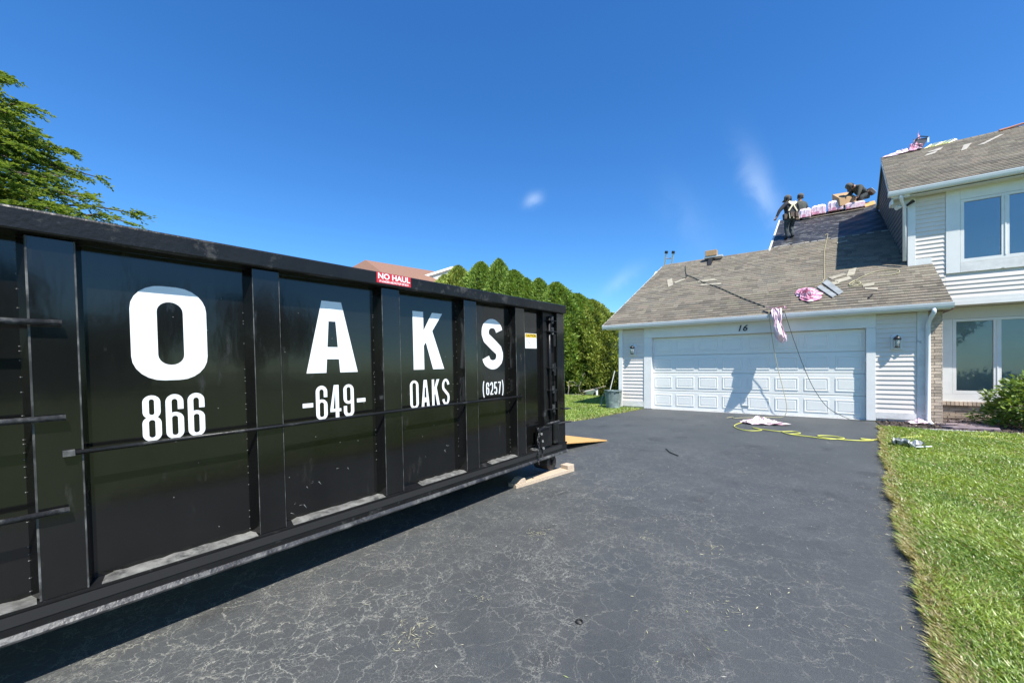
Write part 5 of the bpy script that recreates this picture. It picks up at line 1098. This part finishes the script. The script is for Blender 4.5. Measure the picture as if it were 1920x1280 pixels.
def core(H, Rb, mt):
    return MB().lathe([(0, 0), (Rb*.6, .0), (Rb*.72, H*.25), (Rb*.66, H*.55), (Rb*.40, H*.82), (0, H*.95)], (0, 0, 0), 14)
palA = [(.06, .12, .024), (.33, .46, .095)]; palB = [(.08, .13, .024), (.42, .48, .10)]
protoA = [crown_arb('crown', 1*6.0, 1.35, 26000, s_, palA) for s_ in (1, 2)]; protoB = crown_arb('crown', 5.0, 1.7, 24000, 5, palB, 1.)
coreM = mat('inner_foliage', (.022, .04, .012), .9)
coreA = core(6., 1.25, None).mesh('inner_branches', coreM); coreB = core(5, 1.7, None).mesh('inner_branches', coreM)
trk = MB().tube([(0, 0, -.1), (0, 0, 3.5)], [.12, .05], 8).mesh('trunk', M['bark'])
hedge = [(812, -17.7, 16.7, 6.35, 1.0, 'B'), (835, -17.0, 17.0, 6.9, .9, 'B'), (860, -16.1, 17.2, 7.35, 1.15, 'B'), (905, -14.8, 17.7, 7.5, 1.3, 'A'), (936, -13.9, 18.2, 7.65, 1.05, 'A'), (962, -13.0, 18.4, 6.9, 1.35, 'A'),
         (985, -12.2, 18.4, 6.35, 1.1, 'A'), (1010, -11.55, 18.7, 6.3, 1.1, 'A'), (1045, -10.6, 18.9, 6.0, 1.35, 'A'), (1080, -9.7, 19.6, 5.4, 1.35, 'A'), (1112, -8.9, 19.7, 5.0, 1.05, 'B'), (1140, -7.9, 19.8, 4.2, 1.0, 'B'), (1160, -7.0, 20.3, 3.4, .9, 'B')]
hl = ['first arborvitae at the hedge left end, beside the neighbour gable', 'loose yellowish evergreen just right of the neighbour gable', 'third evergreen of the hedge, before the tallest pair', 'left one of the tallest pair of arborvitae tips', 'right one of the tallest pair of arborvitae tips', 'arborvitae sloping down just right of the tallest pair',
      'left evergreen of the middle trio above the dumpster corner', 'middle evergreen of the middle trio above the dumpster corner', 'right evergreen of the trio standing above the dumpster rear corner', 'evergreen right beside the dumpster rear corner behind the chair', 'round-topped yellow-green evergreen behind the wheelbarrow', 'lower round evergreen just left of the garage eave', 'lowest evergreen half hidden behind the garage corner']
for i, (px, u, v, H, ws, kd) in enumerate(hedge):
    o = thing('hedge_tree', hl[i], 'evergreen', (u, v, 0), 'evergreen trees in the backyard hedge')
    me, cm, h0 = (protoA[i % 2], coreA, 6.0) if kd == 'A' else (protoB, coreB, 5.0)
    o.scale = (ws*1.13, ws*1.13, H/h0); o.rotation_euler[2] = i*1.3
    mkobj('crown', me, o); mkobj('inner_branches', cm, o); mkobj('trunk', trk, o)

# big leafy tree on the left
lt_ = thing('locust_tree', 'feathery-leaved deciduous tree rising behind the dumpster at the far left', 'tree', (-21.0, -.35, -.3))
br = MB(); br.tube([(0, 0, 0), (.1, .05, 2.5), (.0, .1, 5), (.1, 0, 8), (0, 0, 10.4)], [.32, .26, .2, .12, .04], 10)
LC, LD, LN, LL, LWd = [], [], [], [], []
r_ = np.random.default_rng(11)
def prof_l(z): return np.interp(z, [3.2, 5.0, 6.2, 7.0, 7.8, 9.2, 9.8, 10.3, 11.0], [3.2, 5.6, 6.2, 6.0, 4.9, 3.7, 3.1, 2.3, .7])
specs = []
for k_ in range(230):
    z = r_.uniform(3.4, 10.9); a = r_.uniform(0, 2*math.pi); specs.append((a, z, prof_l(z)*r_.uniform(.60, .86)))
base_a = math.atan2(3.55, 4.85)
for z, ln, da in ((6.75, 6.1, .0), (6.2, 5.7, -.1), (6.5, 5.6, -.25), (7.3, 4.9, .05), (6.9, 5.5, -.4), (8.4, 4.2, .0), (9.1, 3.9, .05), (9.6, 3.4, -.1), (10.1, 2.7, 0), (5.9, 5.6, .1), (7.7, 4.6, -.2), (8.0, 4.4, -.5), (8.9, 4.0, -.5)): specs.append((base_a+da, z+.15+.35*max(0, (z-7)/3), ln*.79))
for a, z, ln in specs:
    da = np.array([math.cos(a), math.sin(a), 0.]); z0 = max(2.4, z-ln*.38); pts = []
    for i in range(9):
        t = i/8; pts.append(da*ln*t+np.array([0, 0, z0+(z-z0)*math.sin(t*math.pi*.55)/math.sin(math.pi*.55)+(-.35*t**3)])+r_.normal(0, .05, 3)*(i > 0))
    br.tube([tuple(p) for p in pts], [.06*(1-i/9)+.008 for i in range(9)], 5)
    side = np.array([-da[1], da[0], 0])
    for i in range(int(8+ln*5)):
        t = r_.uniform(.12, 1.0)**.8; f = t*8; i0 = min(int(f), 7); p = pts[i0]+(pts[i0+1]-pts[i0])*(f-i0)
        tl = r_.uniform(.45, .95)*(1.15-t*.55); dr_ = da*r_.uniform(.3, 1.0)+side*r_.choice([-1, 1])*r_.uniform(.1, 1)+np.array([0, 0, r_.uniform(-.35, .15)]); dr_ /= np.linalg.norm(dr_)
        m2 = 26; tt_ = np.linspace(.08, 1, m2); droop = -tt_**2*.16*tl
        c_ = p+dr_*tl*tt_[:, None]; c_[:, 2] += droop; c_ += r_.normal(0, .02, c_.shape)
        pr = np.cross(dr_, [0, 0, 1.]); pr /= np.linalg.norm(pr)+1e-6
        sg = np.where(np.arange(m2) % 2 == 0, 1, -1)[:, None]
        LC.append(c_); LD.append(pr*sg+dr_*.6+r_.normal(0, .25, c_.shape)); LN.append(np.tile([0, 0, 1.], (m2, 1))+r_.normal(0, .45, c_.shape)); LL.append(r_.uniform(.08, .17, m2)); LWd.append(r_.uniform(.045, .075, m2))
LC = np.concatenate(LC); nL = len(LC); tcol = r_.uniform(0, 1, (nL, 1)); cc = np.array([.06, .125, .028])*(1-tcol)+np.array([.24, .32, .07])*tcol
print('locust leaves', nL)
mkobj('crown', leaves(LC, np.concatenate(LD), np.concatenate(LN), np.concatenate(LL), np.concatenate(LWd), cc, 'crown', M['locust']), lt_); br.obj('trunk', M['bark'], lt_, smooth=True)

# shrub at the lower right
sh_ = thing('shrub', 'glossy broad-leaved green shrub under the lower window at the right edge', 'shrub', (4.12, 12.42, 0.0)); sh_.scale = (1.12, 1.1, 1.08)
n_ = 7500; a = rng.uniform(0, 2*np.pi, n_); el = np.arcsin(rng.uniform(-.25, 1, n_)); lump = 1+.14*np.sin(a*5+el*4)+.10*np.sin(a*9-el*7)+.08*np.sin(a*3+el*13)
rr_ = lump*(1-np.abs(rng.normal(0, .16, n_))); cen = np.stack([.86*rr_*np.cos(el)*np.cos(a), .75*rr_*np.cos(el)*np.sin(a), .25+.72*rr_*np.sin(el)], 1); cen[:, 2] = np.maximum(cen[:, 2], .03)
d = np.stack([np.cos(el)*np.cos(a), np.cos(el)*np.sin(a), np.sin(el)*.6+.1], 1)+rng.normal(0, .5, (n_, 3)); nr = np.array([0, 0, 1.])+rng.normal(0, .6, (n_, 3)); tcol = rng.uniform(0, 1, (n_, 1))
mkobj('foliage', leaves(cen, d, nr, rng.uniform(.06, .12, n_), rng.uniform(.03, .055, n_), np.array([.05, .11, .022])*(1-tcol)+np.array([.26, .36, .07])*tcol, 'foliage', M['shrubl']), sh_)
st_ = MB()
for k_ in range(12): a = k_*.55; st_.tube([(0, 0, 0), (.25*math.cos(a), .22*math.sin(a), .35), (.55*math.cos(a), .5*math.sin(a), .6+.2*math.sin(k_))], [.02, .014, .006], 5)
st_.obj('stems', M['bark'], sh_)

# ------------------------------------------------------------------ neighbour house and far surroundings
nb = thing('neighbour_house', 'neighbour house with brown shingle hip roof and white-trimmed gable behind the hedge', 'house', (-29, 24, 0))
def pl_(x, y): return (x-0, y-0)
MB().box(-5.5, 6.5, -3, 9, 0, 6.2).obj('wall', M['far_wall'], nb)
# local axes follow the same street grid; hip roof with ridge
rp = Vector((1.1, -4.6, 9.95)); 
hr_ = MB().add([(-7.5, -6.6, 7.2), (7.4, -7.4, 7.2), (7.4, 8, 7.2), (-7.5, 8, 7.2), (.9, -4.7, 10.0), (3.2, 3.5, 10.1)], [(0, 1, 4), (1, 2, 5, 4), (2, 3, 5), (3, 0, 4, 5)], (.235, .125, .08)); hr_.obj('roof', M['brown_roof'], nb)
gb = MB().add([(4.2, -2.8, 8.3), (6.6, -.7, 9.35), (9.0, 1.4, 8.3), (4.2, -2.8, 6), (9.0, 1.4, 6)], [(3, 4, 2, 1, 0)]); gb.obj('gable', M['grey_plastic'], nb)
gr_ = MB().add([(3.9, -3.1, 8.15), (6.6, -.7, 9.42), (3.4, 3.0, 9.42), (.9, .7, 8.15), (9.3, 1.7, 8.15), (6.2, 5.2, 8.15)], [(0, 1, 2, 3), (1, 4, 5, 2)], (.235, .125, .08)); gr_.obj('roof', M['brown_roof'], nb)
MB().tube([(3.9, -3.12, 8.10), (6.6, -.74, 9.36), (9.3, 1.68, 8.10)], .13, 4).obj('barge_board', M['trim'], nb)

# trees and a house across the street to the right: seen mirrored in the glossy dumpster side
def blob_tree(seed, H, Rb):
    r_ = np.random.default_rng(seed); n = 7000; cl = r_.normal(size=(26, 3)); cl /= np.linalg.norm(cl, axis=1, keepdims=True); cl = cl*r_.uniform(.3, .75, (26, 1)); idx = r_.integers(0, 26, n); dv = r_.normal(size=(n, 3)); dv /= np.linalg.norm(dv, axis=1, keepdims=True)
    cen = cl[idx]+dv*.33*(1-np.abs(r_.normal(0, .12, (n, 1)))); cen = cen*np.array([Rb, Rb, H*.36])+np.array([0, 0, H*.62]); tcol = r_.uniform(0, 1, (n, 1))
    return leaves(cen, dv+r_.normal(0, .5, (n, 3)), r_.normal(size=(n, 3)), r_.uniform(.2, .42, n), r_.uniform(.12, .25, n), np.array([.035, .075, .017])*(1-tcol)+np.array([.11, .16, .035])*tcol, 'crown', M['leaf'])
bt = [blob_tree(21, 8, 3.6), blob_tree(22, 9, 3.2)]; tk = MB().tube([(0, 0, 0), (.1, 0, 2.5), (0, .1, 5)], [.25, .18, .08], 8).mesh('trunk', M['bark'])
TL = ['leafy tree outside the photo, standing %s' % x for x in ('near the lawn across from the dumpster middle', 'beside the low tan house', 'in front of the tan house corner', 'just past the tan house', 'smallest and nearest the house side lawn', 'tall one behind the smallest tree', 'largest one farthest along the lawns', 'near the street bend behind the camera', 'far back past the street bend', 'across the street to the right', 'directly across the street', 'across the street to the left', 'farthest left across the street')]
for i, (u, v, s_) in enumerate(((26, -9, .8), (33, -4, 1.0), (30, 2, .72), (38, 5, .95), (27, 8, .6), (36, 11, 1.0), (44, 16, 1.1), (24, -16, .9), (40, -12, 1.1), (12, -34, 1.2), (2, -38, 1.1), (-10, -36, 1.3), (-24, -34, 1.1))):
    o = thing('street_tree', TL[i], 'tree', (u, v, gz(v) if v > -14 else gz(-14)), 'trees beyond the lawns opposite the dumpster'); o.scale = (s_, s_, s_); o.rotation_euler[2] = i*2.1
    mkobj('crown', bt[i % 2], o); mkobj('trunk', tk, o)
oh = thing('opposite_house', 'low tan house beyond the lawn on the far side', 'house', (42, -2, -.4)); MB().box(-4, 4, -6, 6, 0, 3).obj('wall', M['far_wall'], oh)
MB().prism([(-6.6, 3), (6.6, 3), (0, 5.6)], 0, -4.5, 4.5).obj('roof', M['far_wall'], oh)
